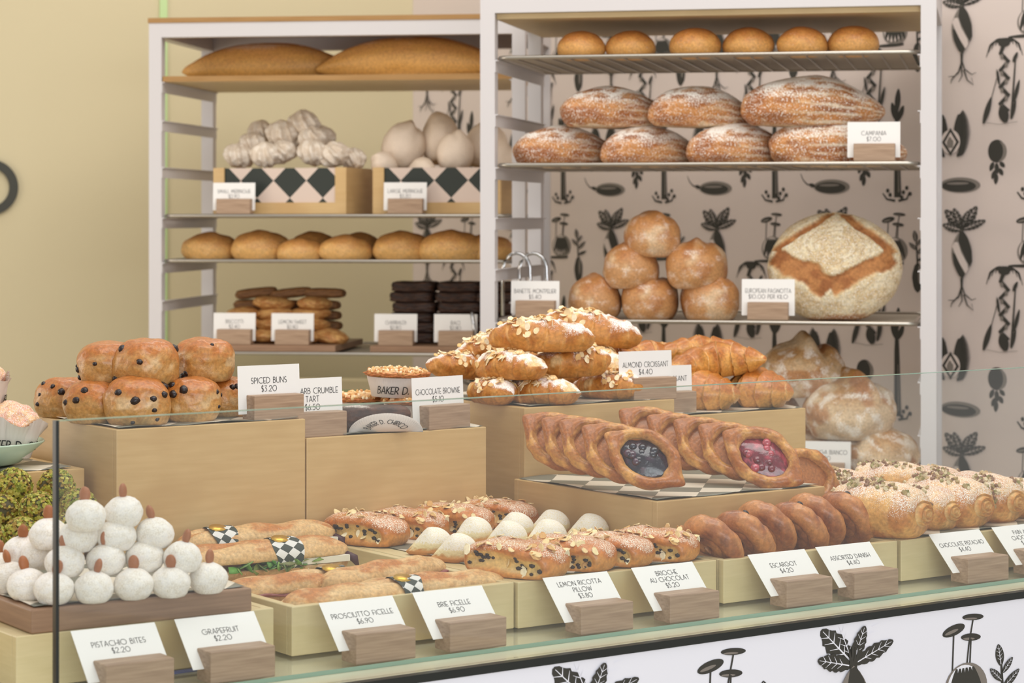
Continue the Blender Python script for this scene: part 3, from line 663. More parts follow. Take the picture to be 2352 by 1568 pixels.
def art_turnip(A):
    A.leaf(2212, 524, 2173, 482, 13, lob=.14); A.leaf(2214, 524, 2246, 474, 12, lob=.14); A.leaf(2216, 526, 2266, 506, 9, lob=.12); A.leaf(2210, 528, 2168, 516, 10, lob=.12)
    A.leaf(2212, 524, 2194, 478, 9, lob=.14); A.leaf(2214, 522, 2228, 484, 8, lob=.1)
    for dx in (-6, -2, 3, 7): A.stroke([(2213+dx, 505), (2213+dx*.4, 532)], 2, 3, 0)
    P = [(2213+25*math.sin(PI*t)**.75*(1 if t < 1 else 0)*(1.0-.15*t), 528+112*t) for t in [i/14 for i in range(15)]]
    Q = [(2213-25*math.sin(PI*t)**.75*(1.0-.15*t), 528+112*t) for t in [i/14 for i in range(15)]]
    A.poly(P+Q[::-1], 2); A.poly([(2208, 532), (2216, 529), (2226, 545), (2236, 575), (2237, 600), (2232, 612), (2224, 598), (2213, 575), (2205, 552)], 0)
    A.poly([(2196, 556), (2204, 556), (2212, 580), (2226, 606), (2228, 618), (2222, 628), (2208, 604), (2196, 578), (2191, 566)], 1)
    A.poly([(2192, 580), (2198, 584), (2208, 606), (2220, 628), (2216, 640), (2206, 632), (2195, 606)], 0)
    for p in ([(2213, 638), (2213, 660), (2206, 680), (2190, 697), (2188, 706)], [(2213, 655), (2220, 675), (2236, 688), (2246, 684)], [(2212, 665), (2214, 690), (2206, 704)], [(2218, 676), (2226, 700), (2240, 712), (2236, 696)], [(2206, 682), (2196, 690), (2182, 690)]):
        A.stroke(p, 6 if p[0][1] < 640 else 3.5, 1.2, 0)
def art_mushrooms(A, x0=2366, y0=0):
    X = lambda x: x0+x; Y = lambda y: y0+y
    for (x, y, rx, ry, ro) in ((-17, 505, 16, 6.5, -.25), (10, 492, 15, 4, .08), (7, 516, 14, 4.5, .1)):
        A.ell(X(x), Y(y), rx, ry, 0, ro); A.ell(X(x-3), Y(y+1.6), rx*.6, ry*.3, 2, ro)
    for p in ([(-17, 508), (-19, 555)], [(10, 495), (4, 525), (0, 560)], [(7, 518), (5, 560)]): A.stroke([(X(a), Y(b)) for a, b in p], 2, 2, 0)
    A.ell(X(0), Y(577), 30, 31, 2, n=30); A.ell(X(-4), Y(574), 22, 26, 1, .2)
    for i in range(6):
        a = -22+i*9; A.leaf(X(a*.5-2), Y(552), X(a*1.05), Y(604-abs(a)*.35), 4.2, 0, 0)
    A.ell(X(-14), Y(608), 36, 3.5, 0); A.stroke([(X(-54), Y(611)), (X(20), Y(605))], 1, 3, 0)
def art_bean(A):
    A.ell(2207, 426, 44, 16.5, 0, .02, 30); A.ell(2208, 425, 46, 18, 2, .02, 30); A.ell(2205, 427, 39, 13.5, 0, .02, 30)
    A.ell(2202, 421, 26, 3, 2); A.leaf(2166, 424, 2150, 418, 5, 0, 0); A.stroke([(2158, 422), (2145, 418), (2135, 408), (2128, 392)], 4, 1.2, 0)
def art_spiky(A):
    for sg in (-1, 1):
        for i in range(30):
            t = i/29; a = -1.15+2.35*t; x = 2187+sg*(16+12*math.cos(a)); y = 318+44*math.sin(a)-8
            L = 20-6*abs(a); A.stroke([(x-sg*6, y+6), (x+sg*L*math.cos(a*.8)*.9, y+L*math.sin(a*.9)-6)], 7, 1, 0)
        A.leaf(2187+sg*15, 344, 2187+sg*19, 262, 10, 0, 0)
    A.ell(2187, 325, 22, 28, 1); A.poly([(2187, 293), (2207, 326), (2187, 358), (2167, 326)], 0); A.poly([(2187, 303), (2200, 326), (2187, 348), (2174, 326)], 1); A.ell(2186, 328, 8, 13, 2, 0, 14, .2)
def art_palm(A):
    cx, cy = 2308, 112
    for i in range(13):
        a = PI*(1.0+i/12.0)*1.0; a = PI*i/12; c, s = math.cos(a), math.sin(a); A.stroke([(cx, cy-4), (cx+19*c, cy-12-6*s), (cx+33*c, cy-14*s), (cx+40*c, cy-16*s+24*abs(c))], 5.5, 1.2, 0)
    A.ell(cx, cy-6, 13, 8, 0); z = [(cx-2, 112)]
    for i in range(8): z.append((cx+(9 if i % 2 else -8), 128+i*19))
    A.stroke(z, 9, 11, 0)
    for i in range(7): A.ell(cx+(5 if i % 2 else -5), 136+i*19, 3.5, 6, 2)
    A.leaf(cx+4, 285, cx-6, 246, 11, 0, 0)
    A.stroke([(cx+26, 132), (cx+22, 190), (cx+16, 276)], 2.5, 5, 0); A.leaf(cx+22, 240, cx+34, 190, 4, 0, 0); A.leaf(cx+16, 278, cx+26, 236, 4, 0, 0)
    A.stroke([(cx-12, 170), (cx-30, 236), (cx-46, 284)], 1.5, 2, 0); A.leaf(cx-46, 286, cx-28, 226, 6, 0, 0); A.leaf(cx-10, 200, cx-16, 164, 3, 0, 0); A.leaf(cx+20, 150, cx+30, 128, 4, 0, 0)
    A.stroke([(cx-40, 284), (cx-10, 289), (cx+30, 284)], 1, 1, 2)
def art_oval(A):
    A.ell(2291, 349, 20, 26, 0); A.ell(2296, 350, 17, 23, 2); A.ell(2288, 349, 17, 25, 0)
    for (x, y, a, b) in ((2283, 374, 2276, 394), (2290, 376, 2292, 400), (2298, 374, 2308, 386), (2288, 392, 2280, 412), (2296, 388, 2304, 404), (2290, 400, 2288, 424)): A.leaf(x, y, a, b, 5, 0, 0, .2)
def art_cactus(A):
    cx = 2370
    A.leaf(cx, 250, cx+4, 196, 7, 0, 0); A.leaf(cx-2, 270, cx-12, 228, 7, 0, 0); A.leaf(cx+4, 270, cx+16, 236, 6, 0, 0); A.stroke([(cx, 245), (cx, 300), (cx+2, 452)], 7, 17, 0); A.stroke([(cx+3, 330), (cx+5, 440)], 1.5, 3, 2)
    A.stroke([(cx-34, 442), (cx-24, 456), (cx-4, 460)], 3, 6, 0); A.stroke([(cx+30, 440), (cx+24, 456), (cx+4, 460)], 3, 6, 0)
    for x, y in ((-22, 436), (-16, 446), (16, 440), (24, 430), (32, 444), (12, 452)): A.ell(cx+x, y, 4, 5, 0)
def art_sprout(A):
    cx = 2420; A.ell(cx, 640, 13, 34, 0, 0, 20, .05); A.ell(cx+4, 632, 3, 22, 2); A.stroke([(cx, 612), (cx-2, 580), (cx-4, 548)], 5, 2.5, 0)
    A.leaf(cx-4, 556, cx-8, 530, 6, 0, 1); A.leaf(cx-2, 585, cx+22, 564, 5, 0, 1); A.leaf(cx-3, 575, cx-20, 558, 4.5, 0, 1); A.leaf(cx, 600, cx+26, 590, 4, 0, 0); A.leaf(cx-2, 565, cx+12, 548, 4, 0, 1)
ART = {}
for nm_, fn_ in dict(turnip=art_turnip, mush=lambda A: art_mushrooms(A), bean=art_bean, spiky=art_spiky, palm=art_palm, oval=art_oval, cactus=art_cactus, sprout=art_sprout).items():
    A_ = Art(); fn_(A_); ART[nm_] = A_.L
def print_pattern(m, x0, x1, z0, z1, ox, oz, k, depth, mis, tx=.352, tz=.474):
    """lay the repeating print on a wall lying in local x-z, facing -y"""
    cx = dict(turnip=2212, bean=2207, spiky=2187, palm=2305, oval=2292, mush=2366, cactus=2370, sprout=2420)
    for nm, L in ART.items():
        ys = [p[1] for q, _ in L for p in q]; cy = (min(ys)+max(ys))/2
        i0 = int(math.floor((x0-ox)/(tx*k)))-1; i1 = int(math.ceil((x1-ox)/(tx*k)))+1
        j0 = int(math.floor((z0-oz)/(tz*k)))-2; j1 = int(math.ceil((z1-oz)/(tz*k)))+2
        for i in range(i0, i1):
            for j in range(j0, j1):
                X = ox+((cx[nm]-2207)*.00113+i*tx)*k; Z = oz+(-(cy-426)*.00092+j*tz)*k
                if not (x0+.06*k < X < x1-.01 and z0+.08 < Z < z1-.10*k): continue
                V = []; F = []; MI = []; lay = 0
                for pts, mi in L:
                    b = len(V); lay += 1; V += [(ox+((px-2207)*.00113+i*tx)*k, -depth*(1+lay*.06), oz+(-(py-426)*.00092+j*tz)*k) for px, py in pts]; F.append(tuple(range(b, b+len(pts)))); MI.append(mis[mi])
                n0 = len(m.mi); m.add(V, F, (40, 40, 40), 0, smooth=False); m.mi[n0:] = MI

# ------------------------------------------------------------------ the room
def struct(o): o['kind'] = 'structure'; return o
struct(M().box(-5, 5, -3, 9, -.05, 0).build('floor', MT['floor']))
WR = Frame(.947, 4.85, -48)
corner = (-.2666, 6.2); cx_, _ = WR.loc(*corner)
m = M(); m.box(cx_, 1.6, 0, .1, 0, 3.0, 0)
print_pattern(m, cx_, 1.6, .75, 2.0, 0, ZC-(426-500)*.00092, 1, .0006, (1, 0, 2))
struct(m.build('wall_right', [MT['paper'], MT['wink'], MT['wgrey']], None, (.947, 4.85, 0), (0, 0, WR.deg)))
WL = Frame(corner[0], corner[1], math.degrees(math.atan(.33)))        # cream wall, runs left and nearer from the corner
struct(M().box(-3.0, 0, 0, .1, 0, 3.0).build('wall_back', MT['cream'], None, (corner[0], corner[1], 0), (0, 0, WL.deg)))
xs = WL.atq(375, 0); m = M(); m.box(xs-.010, xs+.010, -.006, 0, 0, 3.0)
struct(m.build('trim_1', MT['strip'], None, (corner[0], corner[1], 0), (0, 0, WL.deg)))
xs = WL.atq(-24, 0); D = WL.depth(xs, 0); zc = ZC-(430-YH)/FPX*D; m = M(); R = []
for i in range(64):
    a = 2*PI*i/64; c, s = math.cos(a), math.sin(a); R.append([(c*.049, 0, s*.049), (c*.071, 0, s*.071), (c*.071, -.012, s*.071), (c*.049, -.012, s*.049)])
V, F = loft(R, cap=False, closed=True); m.add(V, F, smooth=False); o = m.build('wall_letter', MT['ringm'], None, WL.P(xs, 0, zc), (0, 0, WL.deg))
tag(o, 'dark round letter mounted on the cream wall at the far left edge', 'sign')

# ------------------------------------------------------------------ counter, glass
S0, S1, QD = -.35, 2.15, .93
o = empty('display_counter', (CT.o[0], CT.o[1], 0), (0, 0, CT.deg)); tag(o, 'long white counter printed with black botanical drawings under the glass screen', 'counter')
m = M(); m.prism([(S0, 0), (S1, 0), (S1, .60), (1.60, .60), (1.60, QD), (S0, QD)], ZD-.04, ZD); m.build('deck', MT['deck'], o)
m = M(); m.prism([(S0, .006), (S1-.02, .006), (S1-.02, .58), (1.58, .58), (1.58, QD-.02), (S0, QD-.02)], .08, ZD-.0401); m.build('base_cabinet', MT['laminate'], o)
m = M(); m.box(S0, S1, -.010, .004, .1, ZD-.0085)
sx = CT.atq(1945, 0); kk = 1.19; zt = ZC-(1414-YH)/FPX*CT.depth(sx, 0); m_oz = zt-(-(472-426)*.00092)*kk
n0 = len(m.F); m2 = M()
print_pattern(m2, S0, S1, .45, 1.2, sx-(2213-2207)*.00113*kk, m_oz, kk, .0005, (1, 0, 2))
for V in m2.V: V[:, 1] -= .010
keep = [];
V = np.vstack(m2.V)
ok = [i for i, f in enumerate(m2.F) if V[list(f), 2].max() < ZD-.010]
m.add(V, [m2.F[i] for i in ok], (40, 40, 40), 0, smooth=False); m.mi[n0:] = [m2.mi[i] for i in ok]
m.build('printed_front_panel', [MT['laminate'], MT['wink'], MT['wgrey']], o)
m = M(); m.box(S0, S1, -.012, -.0002, ZD-.0085, ZD+.0008); m.build('dark_edge_strip', MT['gasket'], o)
m = M(); m.prism([(S0+.02, .05), (S1-.02, .05), (S1-.02, .585), (1.59, .585), (1.59, QD-.004), (S0+.02, QD-.004)], ZD+.0002, ZD+.0051, 0); m.box(S0+.02, S1-.02, .0490, .0499, ZD+.0002, ZD+.0051, 1); m.build('deck_glass_sheet', [MT['sheetglass'], MT['edge']], o)
o = empty('glass_screen', CT.P(0, 0, ZD), (0, 0, CT.deg)); tag(o, 'tall clear glass screen standing along the front of the counter', 'glass screen')
M().box(.0015, S1-.03, .002, .010, .001, .3013).build('glass_pane', MT['glass'], o)
M().box(.0015, S1-.03, .002, .010, .3014, .3020).build('polished_top_edge', MT['edge'], o)
M().box(-.0022, .0013, .002, .010, .001, .3020).build('dark_end_edge', MT['gasket'], o)
DK = ZD+.0052       # top of the glass sheet
m = M(); m.box(-.028, .028, -.006, .006, 0, .0012); tag(m.build('blue_tape_strip', MT['blue'], None, G(432, 1541, .0055), (0, 0, CT.deg)), 'small blue tape strip on the deck glass between the two leftmost price cards', 'tape')

# ------------------------------------------------------------------ boxes and trays on the counter
def crate(name, s0, s1, q0, q1, h0, h1, label, open_=False, floor_h=None, mat='ply', cat='display box', group=None):
    o = empty(name, CT.P(s0, q0, h0), (0, 0, CT.deg)); w, d, h = s1-s0, q1-q0, h1-h0; t = .011
    def pb(n, *a):
        m = M(); m.box(*a); x = m.build(n, MT[mat], o); bv = x.modifiers.new('b', 'BEVEL'); bv.width = .0012; bv.segments = 2; return x
    top = h if open_ else h-t-.0002
    pb('front_board', 0, w, 0, t, 0, h); pb('back_board', 0, w, d-t, d, 0, h); pb('side_board', 0, t, t+.0002, d-t-.0002, 0, h); pb('side_board', w-t, w, t+.0002, d-t-.0002, 0, h)
    if open_: pb('bottom_board', t, w-t, t, d-t, 0, floor_h or .012)
    else: pb('top_board', t, w-t, t, d-t, h-t, h-.0004)
    return tag(o, label, cat, group)
HB = ZD+.0052+.0565; H6 = ZD+.1235; H2 = ZD+.229; H3 = ZD+.202; H4 = ZD+.226; H5 = ZD+.199
crate('low_display_box', .018, .330, .148, .60, DK, HB, 'low pale wood box under the dark board of sugar dusted bites', cat='display box')
crate('low_display_crate', .349, .660, .140, .590, DK, HB, 'open pale wood crate holding the filled baguettes', True, .030)
crate('low_display_box', .6625, .979, .135, .590, DK, HB, 'low pale wood box carrying the chocolate brioches')
crate('low_display_crate', .984, 1.298, .127, .263, DK, HB, 'shallow open wood crate holding the coiled escargot pastries', True, .022)
crate('low_display_box', 1.303, 1.62, .125, .45, DK, HB, 'low pale wood box under the sugar dusted pistachio rolls, behind the CHOCOLATE PISTACHIO card')
crate('low_display_box', 1.624, 1.94, .125, .45, DK, HB, 'low pale wood box at the far right end behind the last cut off price card')
crate('raised_display_box', .985, 1.292, .265, .597, DK, H6, 'mid height wood box carrying the fruit danishes', mat='ply2')
crate('tall_display_box', .351, .635, .600, .905, DK, H2, 'tall wood box carrying the spiced buns', mat='ply2')
crate('tall_display_box', .637, .938, .600, .905, DK, H3, 'tall wood box carrying the crumble tarts and brownie', mat='ply2')
crate('tall_display_box', 1.006, 1.291, .600, .905, DK, H4, 'tall wood box under the almond croissants', mat='ply2')
crate('tall_display_box', 1.293, 1.565, .601, .905, DK, H5, 'tall wood box under the plain croissants', mat='ply2')
crate('side_display_box', -.02, .336, .665, .92, DK, ZD+.174, 'wood box at the left edge carrying the mint green plate of muffins', mat='ply2')
crate('support_box', -.05, .30, .602, .663, DK, ZD+.0700, 'thin pale wood ledge under the pile of green pistachio balls', mat='ply2')
crate('support_box', -.33, .014, .30, .600, DK, ZD+.070, 'low pale wood box at the far left under the back of the pistachio pile', mat='ply2')
# walnut tray board
fr = Frame(*CT.P(.036, .150, 0)[:2], 33.4)
m = M(); m.box(0, .262, 0, .30, 0, .0265); o = m.build('serving_board', MT['board'], None, fr.P(0, 0, HB), (0, 0, fr.deg)); b = o.modifiers.new('b', 'BEVEL'); b.width = .002; b.segments = 2
tag(o, 'thick walnut board under the pyramid of sugar dusted bites', 'serving board'); HT = HB+.0265
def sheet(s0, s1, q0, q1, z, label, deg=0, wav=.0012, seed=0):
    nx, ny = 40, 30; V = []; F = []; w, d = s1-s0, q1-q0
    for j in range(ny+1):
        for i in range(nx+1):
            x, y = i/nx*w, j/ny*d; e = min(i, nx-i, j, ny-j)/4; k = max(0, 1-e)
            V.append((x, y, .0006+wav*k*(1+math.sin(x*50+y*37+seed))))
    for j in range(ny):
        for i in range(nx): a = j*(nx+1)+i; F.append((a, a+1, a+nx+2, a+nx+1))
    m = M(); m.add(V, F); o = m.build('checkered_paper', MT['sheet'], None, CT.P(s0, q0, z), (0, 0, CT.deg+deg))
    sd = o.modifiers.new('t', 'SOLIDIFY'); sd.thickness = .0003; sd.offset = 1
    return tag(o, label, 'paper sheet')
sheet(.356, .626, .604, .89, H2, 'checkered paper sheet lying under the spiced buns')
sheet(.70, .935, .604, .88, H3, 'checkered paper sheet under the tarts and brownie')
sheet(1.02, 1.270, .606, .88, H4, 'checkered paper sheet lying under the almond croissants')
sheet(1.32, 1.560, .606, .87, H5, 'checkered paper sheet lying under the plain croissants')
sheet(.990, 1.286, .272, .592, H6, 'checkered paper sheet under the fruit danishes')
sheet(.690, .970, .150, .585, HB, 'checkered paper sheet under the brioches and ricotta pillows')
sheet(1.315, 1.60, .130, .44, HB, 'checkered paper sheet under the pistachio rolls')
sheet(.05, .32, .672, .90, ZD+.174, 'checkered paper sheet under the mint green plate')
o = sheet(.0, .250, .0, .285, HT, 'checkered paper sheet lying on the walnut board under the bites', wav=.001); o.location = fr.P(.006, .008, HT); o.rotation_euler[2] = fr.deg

# ------------------------------------------------------------------ price cards
def sign(lines, loc, rz, label, lean=.06, group=None, w=.097, hh=.064, block=(.078, .034, .034), off=.003, font='card', th=.0078, scale=1.0):
    """wooden holder block with a slotted white card; lean = backward tilt in radians"""
    o = empty('price_card_holder', loc, (0, 0, rz)); bw, bd, bh = block
    m = M(); m.box(-bw/2, bw/2, 0, bd, 0, bh); b = m.build('holder_block', MT['walnut'], o); bv = b.modifiers.new('b', 'BEVEL'); bv.width = .0012; bv.segments = 2
    m = M(); x0 = -bw/2-.013; y0 = bd*.62 if lean < .3 else bd*.47; zb = .008 if lean < .3 else bh*.42
    c, s = math.cos(lean), math.sin(lean)
    T = lambda x, y: (x, y0+y*s, zb+y*c)
    bh_ = hh+bh*(1-.30 if lean > .3 else .45)
    bh_ = hh
    P = [T(x0, 0), T(x0+w, 0), T(x0+w, bh_), T(x0, bh_)]
    n = np.array([0, -c, s]); Q = [tuple(np.array(p)+np.array([0, c, -s])*.0005) for p in P]
    m.add(P+Q, [(0, 1, 2, 3), (7, 6, 5, 4), (0, 4, 5, 1), (1, 5, 6, 2), (2, 6, 7, 3), (3, 7, 4, 0)], (236, 232, 226), 0, smooth=False)
    L = len(lines); ymid = bh_*(.60 if lean < .3 else .62 if L < 3 else .67); pitch = th*1.45
    for i, t in enumerate(lines):
        y = ymid+(L-1)*pitch/2-i*pitch-th/2
        add_text(m, t, th*(1.0), lambda a, b, y=y: tuple(np.array(T(x0+w/2+a, y+b))+n*.0003), 1, wt=.09, maxw=w*.86)
    m.build('price_card', [MT['card'], MT['ink']], o)
    return tag(o, label, 'price card', group)
front = [((248, 1539), (398, 1526), ['PISTACHIO BITES', '$2.20'], 'price card reading PISTACHIO BITES, leaning back in a wooden block'),
 ((489, 1507), (629, 1494), ['GRAPEFRUIT', '$2.20'], 'price card reading GRAPEFRUIT, leaning back in a wooden block'),
 ((824, 1469), (951, 1455), ['PROSCIUTTO FICELLE', '$6.90'], 'price card reading PROSCIUTTO FICELLE in a wooden block'),
 ((1040, 1445), (1159, 1431), ['BRIE FICELLE', '$6.90'], 'price card reading BRIE FICELLE in a wooden block'),
 ((1339, 1411), (1452, 1396), ['LEMON RICOTTA', 'PILLOW', '$3.80'], 'price card reading LEMON RICOTTA PILLOW in a wooden block'),
 ((1544, 1385), (1649, 1371), ['BRIOCHE', 'AU CHOCOLAT', '$5.20'], 'price card reading BRIOCHE AU CHOCOLAT in a wooden block'),
 ((1811, 1352), (1910, 1339), ['ESCARGOT', '$4.20'], 'price card reading ESCARGOT in a wooden block'),
 ((1967, 1333), (2061, 1321), ['ASSORTED DANISH', '$4.40'], 'price card reading ASSORTED DANISH in a wooden block'),
 ((2228, 1303), (2314, 1290), ['CHOCOLATE PISTACHIO', '$4.40'], 'price card reading CHOCOLATE PISTACHIO in a wooden block'),
 ((2372, 1284), (2454, 1272), ['PAIN AU', 'CHOCOLAT', '$4.40'], 'price card cut off by the right edge of the photo')]
for a, b, ln, lab in front:
    p0 = G(*a, .0052+.034); p1 = G(*b, .0052+.034); c = (p0+p1)/2; s_, q_ = CT.loc(c.x, c.y); q_ = max(.053, min(q_, .070))
    s_ = CT.atq((a[0]+b[0])/2, q_)
    sign(ln, CT.P(s_, q_, DK), CT.deg-.03, lab, lean=.78, hh=.067, th=.0066)
def topsign(px, q, z, ln, lab, rz=0, **k): return sign(ln, CT.P(CT.atq(px, q), q, z), CT.deg+rz, lab, lean=.05, **k)
topsign(642, .607, H2, ['SPICED BUNS', '$3.20'], 'price card reading SPICED BUNS in a wooden block', 0, hh=.066)
topsign(742, .607, H3, ['RHUBARB CRUMBLE', 'TART', '$6.50'], 'price card reading RHUBARB CRUMBLE TART behind the spiced buns card', 0, hh=.072)
topsign(1034, .604, H3, ['CHOCOLATE BROWNIE', '$5.10'], 'price card reading CHOCOLATE BROWNIE in a wooden block', .12, hh=.066)
topsign(1506, .607, H4, ['ALMOND CROISSANT', '$4.40'], 'price card reading ALMOND CROISSANT in a wooden block', -.1, hh=.066)
topsign(1553, .640, H5, ['PLAIN CROISSANT', '$3.60'], 'half hidden price card ending in NT behind the ALMOND CROISSANT card', -.1, hh=.066)
# ------------------------------------------------------------------ things on the counter
A0 = CT.deg
def ground(px, py, h):                      # object standing at height h whose front foot shows at a pixel
    return G(px, py, h)
# sugar dusted bites, a pyramid on the walnut board
BT = [truffle_bite(s) for s in range(5)]
bites = [  # pixel x, y of the middle, layer, label
 (124, 1347, 0, 'front corner bite of the bottom row, seen through the dark glass edge'), (216, 1344, 0, 'second bite of the bottom front row'), (307, 1337, 0, 'third bite of the bottom front row'),
 (392, 1332, 0, 'fourth bite of the bottom front row'), (479, 1323, 0, 'bottom front row bite at the right end of the board'),
 (63, 1338, 0, 'bottom row bite just left of the front corner bite'), (25, 1322, 0, 'bottom row bite second left of the front corner bite'), (-2, 1300, 0, 'bottom row bite cut by the left edge of the photo'),
 (149, 1286, 1, 'leftmost second layer bite crossed by the dark glass edge'), (243, 1281, 1, 'second layer bite above the second and third bottom ones'), (332, 1275, 1, 'second layer bite above the third and fourth bottom ones'), (419, 1275, 1, 'rightmost second layer bite'),
 (93, 1268, 1, 'second layer bite half hidden between its two neighbours left of the glass edge'), (52, 1262, 1, 'leftmost second layer bite beside the pistachio balls'),
 (180, 1228, 2, 'third layer bite just right of the dark glass edge'), (267, 1225, 2, 'middle bite of the third layer'), (355, 1220, 2, 'rightmost bite of the third layer'), (112, 1222, 2, 'third layer bite behind the dark glass edge'),
 (197, 1180, 3, 'left one of the two top bites'), (284, 1171, 3, 'topmost bite with the tallest almond')]
for i, (px, py, k, lab) in enumerate(bites):
    p = G(px, py, (HT-ZD)+.0192+.0250*k); p.z -= .0180
    inst(BT[i % 5], p, (0, 0, i*1.9), 'sugar dusted '+lab, 'bite', 'sugar dusted bites on the walnut board')
# pistachio balls
PB = [pistachio_ball(s) for s in range(3)]
for i, (px, py, D, lab) in enumerate([(31, 1117, 2.89, 'uppermost left green pistachio ball'), (129, 1120, 2.93, 'upper green pistachio ball behind the dark glass edge'), (4, 1180, 2.84, 'middle layer green pistachio ball at the left edge of the photo'),
        (88, 1172, 2.825, 'middle layer green pistachio ball left of the glass edge'), (180, 1166, 2.89, 'small visible green pistachio ball behind the top left sugar dusted bite'), (50, 1232, 2.775, 'lower green pistachio ball above the sugar dusted bites'),
        (-20, 1246, 2.765, 'lowest green pistachio ball at the left photo edge'), (140, 1222, 2.82, 'green pistachio ball mostly hidden by the bites pyramid')]):
    p = GD(px, py, D); inst(PB[i % 3], p, (i*.8, i*1.3, i*2.1), lab, 'pastry', 'pistachio balls')
# spiced buns
SB = [spiced_bun(s) for s in (11, 12, 13, 14)]
for i, (px, q, k, rz, sc, lab) in enumerate([(315, .655, 0, .2, 1.03, 'bottom spiced bun at the front, third from the left'), (440, .66, 0, 1.7, .96, 'bottom spiced bun left of the one the SPICED BUNS card hides'), (216, .715, 0, 2.8, .90, 'bottom spiced bun second from the left'),
        (147, .825, 0, 4.2, .88, 'leftmost spiced bun, at the back corner of its box'), (525, .70, 0, 5.1, .86, 'spiced bun half hidden behind the SPICED BUNS card'),
        (247, .735, 1, 3.3, .93, 'upper left spiced bun of the stack with two big currants'), (336, .685, 1, .9, 1.0, 'upper middle spiced bun of the stack'), (468, .705, 1, 2.2, .97, 'upper right spiced bun of the stack')]):
    p = PQ(CT, px, q, H2+.0006+k*.050); inst(SB[i % 4], p, (0, 0, rz), 'glazed brown '+lab, 'bun', 'spiced buns', sc)
# crumble tarts and brownie
def tart(seed, txt=True):
    o = empty('crumble_tart'); m = M(); k = 144; R = []
    for z, r in ((0, .036), (.0002, .0365), (.029, .0445), (.0295, .044)):
        R.append([((r+.0009*(1 if j % 2 else -1)*(z > 0))*math.cos(2*PI*j/k), (r+.0009*(1 if j % 2 else -1)*(z > 0))*math.sin(2*PI*j/k), z) for j in range(k)])
    V, F = loft(R, cap=False); F.append(tuple(range(k-1, -1, -1))); m.add(V, F, (226, 214, 204), 0)
    if txt:
        def fn(x, y):
            z = .006+y; r = .0365+(.0445-.0365)*z/.029+.0017; a = -PI/2+.50+x/r; return (r*math.cos(a), r*math.sin(a), z)
        add_text(m, 'BAKER D. CHIRICO', .0104, fn, 1, wt=.12, gap=.16)
    m.build('fluted_paper_case', [MT['case'], MT['ink']], o)
    m = M(); D, F = ico(5); n = fbm(D*9+seed, 3, seed); V = D*np.array([.0475, .0475, .0085])*(1+(n-.5)[:, None]*.3); V[:, 2] += .0335
    c = mix((214, 158, 92), (232, 196, 138), sm(n, .4, .65)); c = mix(c, (188, 112, 60), sm(np.hypot(D[:, 0], D[:, 1])+(n-.5), .86, .97)); m.add(V, F, c, 0, .34*sm(D[:, 2], .1, .5))
    m.build('crumble_top', MT['sugar'], o)
    N = normals(V, F); m = M(); P, Q = pick(V, N, 130, D[:, 2] > .25, seed); rs = np.random.RandomState(seed)
    for p, q in zip(P, Q):
        d, f = ico(1); r = .0016+.0022*rs.rand(); m.add(d*(r*np.array([1.2, .9, .8]))@rotm(*rs.rand(3)*3).T+p+q*.0006, f, [(236, 202, 146), (222, 176, 112), (246, 226, 190), (200, 140, 84)][rs.randint(4)])
    tag(m.build('crumbs', MT['flat'], o), kind='stuff'); return o
T1 = tart(1)
inst(T1, PQ(CT, 912, .715, H3+.0405), (0, .03, A0-.55), 'rhubarb crumble tart in a printed fluted paper case, stacked on top', 'tart', 'crumble tarts')
inst(T1, PQ(CT, 952, .70, H3+.0008), (0, 0, A0+.3), 'lower crumble tart behind the brownie and CHOCOLATE BROWNIE card', 'tart', 'crumble tarts')
inst(T1, PQ(CT, 826, .79, H3+.0008), (0, 0, A0+2.3), 'lower left crumble tart just right of the RHUBARB CRUMBLE card', 'tart', 'crumble tarts')
o = empty('chocolate_brownie', PQ(CT, 872, .628, H3+.0008), (0, 0, A0-.42))
m = M(); blob(m, 5, .050, .026, .0185, 3, .04, 4, -.95, lambda D, V, n: mix((62, 38, 28), (92, 58, 42), sm(n, .4, .65)), pw=lambda D, V, n: .62*sm(D[:, 2], .55, .8)*sm(-.1-D[:, 0]+(n-.5), -.2, .3), p=6, t=(-.008, 0, 0)); m.build('brownie', MT['sugar'], o)
m = M(); R = []; k = 90
for i, (r, z, y) in enumerate(((.030, .001, -.026), (.036, .012, -.0285), (.046, .027, -.034))):
    ring = []
    for j in range(k+1):
        a = -.25+(PI+.5)*j/k; w = .0012*(1 if j % 2 else -1)*i/2; ring.append((.004+(r+0)*math.cos(PI-a)*1.15, y-(w)-.004*math.sin(a), .0006+max(0, math.sin(a)*(r*.80))*[.05, .5, 1][i]*.75))
    R.append(ring)
V = np.array(R).reshape(-1, 3); F = [(i*(k+1)+j, i*(k+1)+j+1, (i+1)*(k+1)+j+1, (i+1)*(k+1)+j) for i in range(2) for j in range(k)]; m.add(V, F, (226, 214, 204))
def fn(x, y):
    a = PI/2-x/.040; r = .019+y; return (.004+r*math.cos(a)*1.25, -.0285-.0075*(r/.036)-.0016, .0006+r*math.sin(a)*.66)
add_text(m, 'BAKER D. CHIRICO', .0086, fn, 1, wt=.13, gap=.22)
pc = m.build('printed_paper_case', [MT['case'], MT['ink']], o); sd = pc.modifiers.new('t', 'SOLIDIFY'); sd.thickness = .0003; sd.offset = 1
tag(o, 'dark chocolate brownie square in a fanned printed paper case', 'brownie')
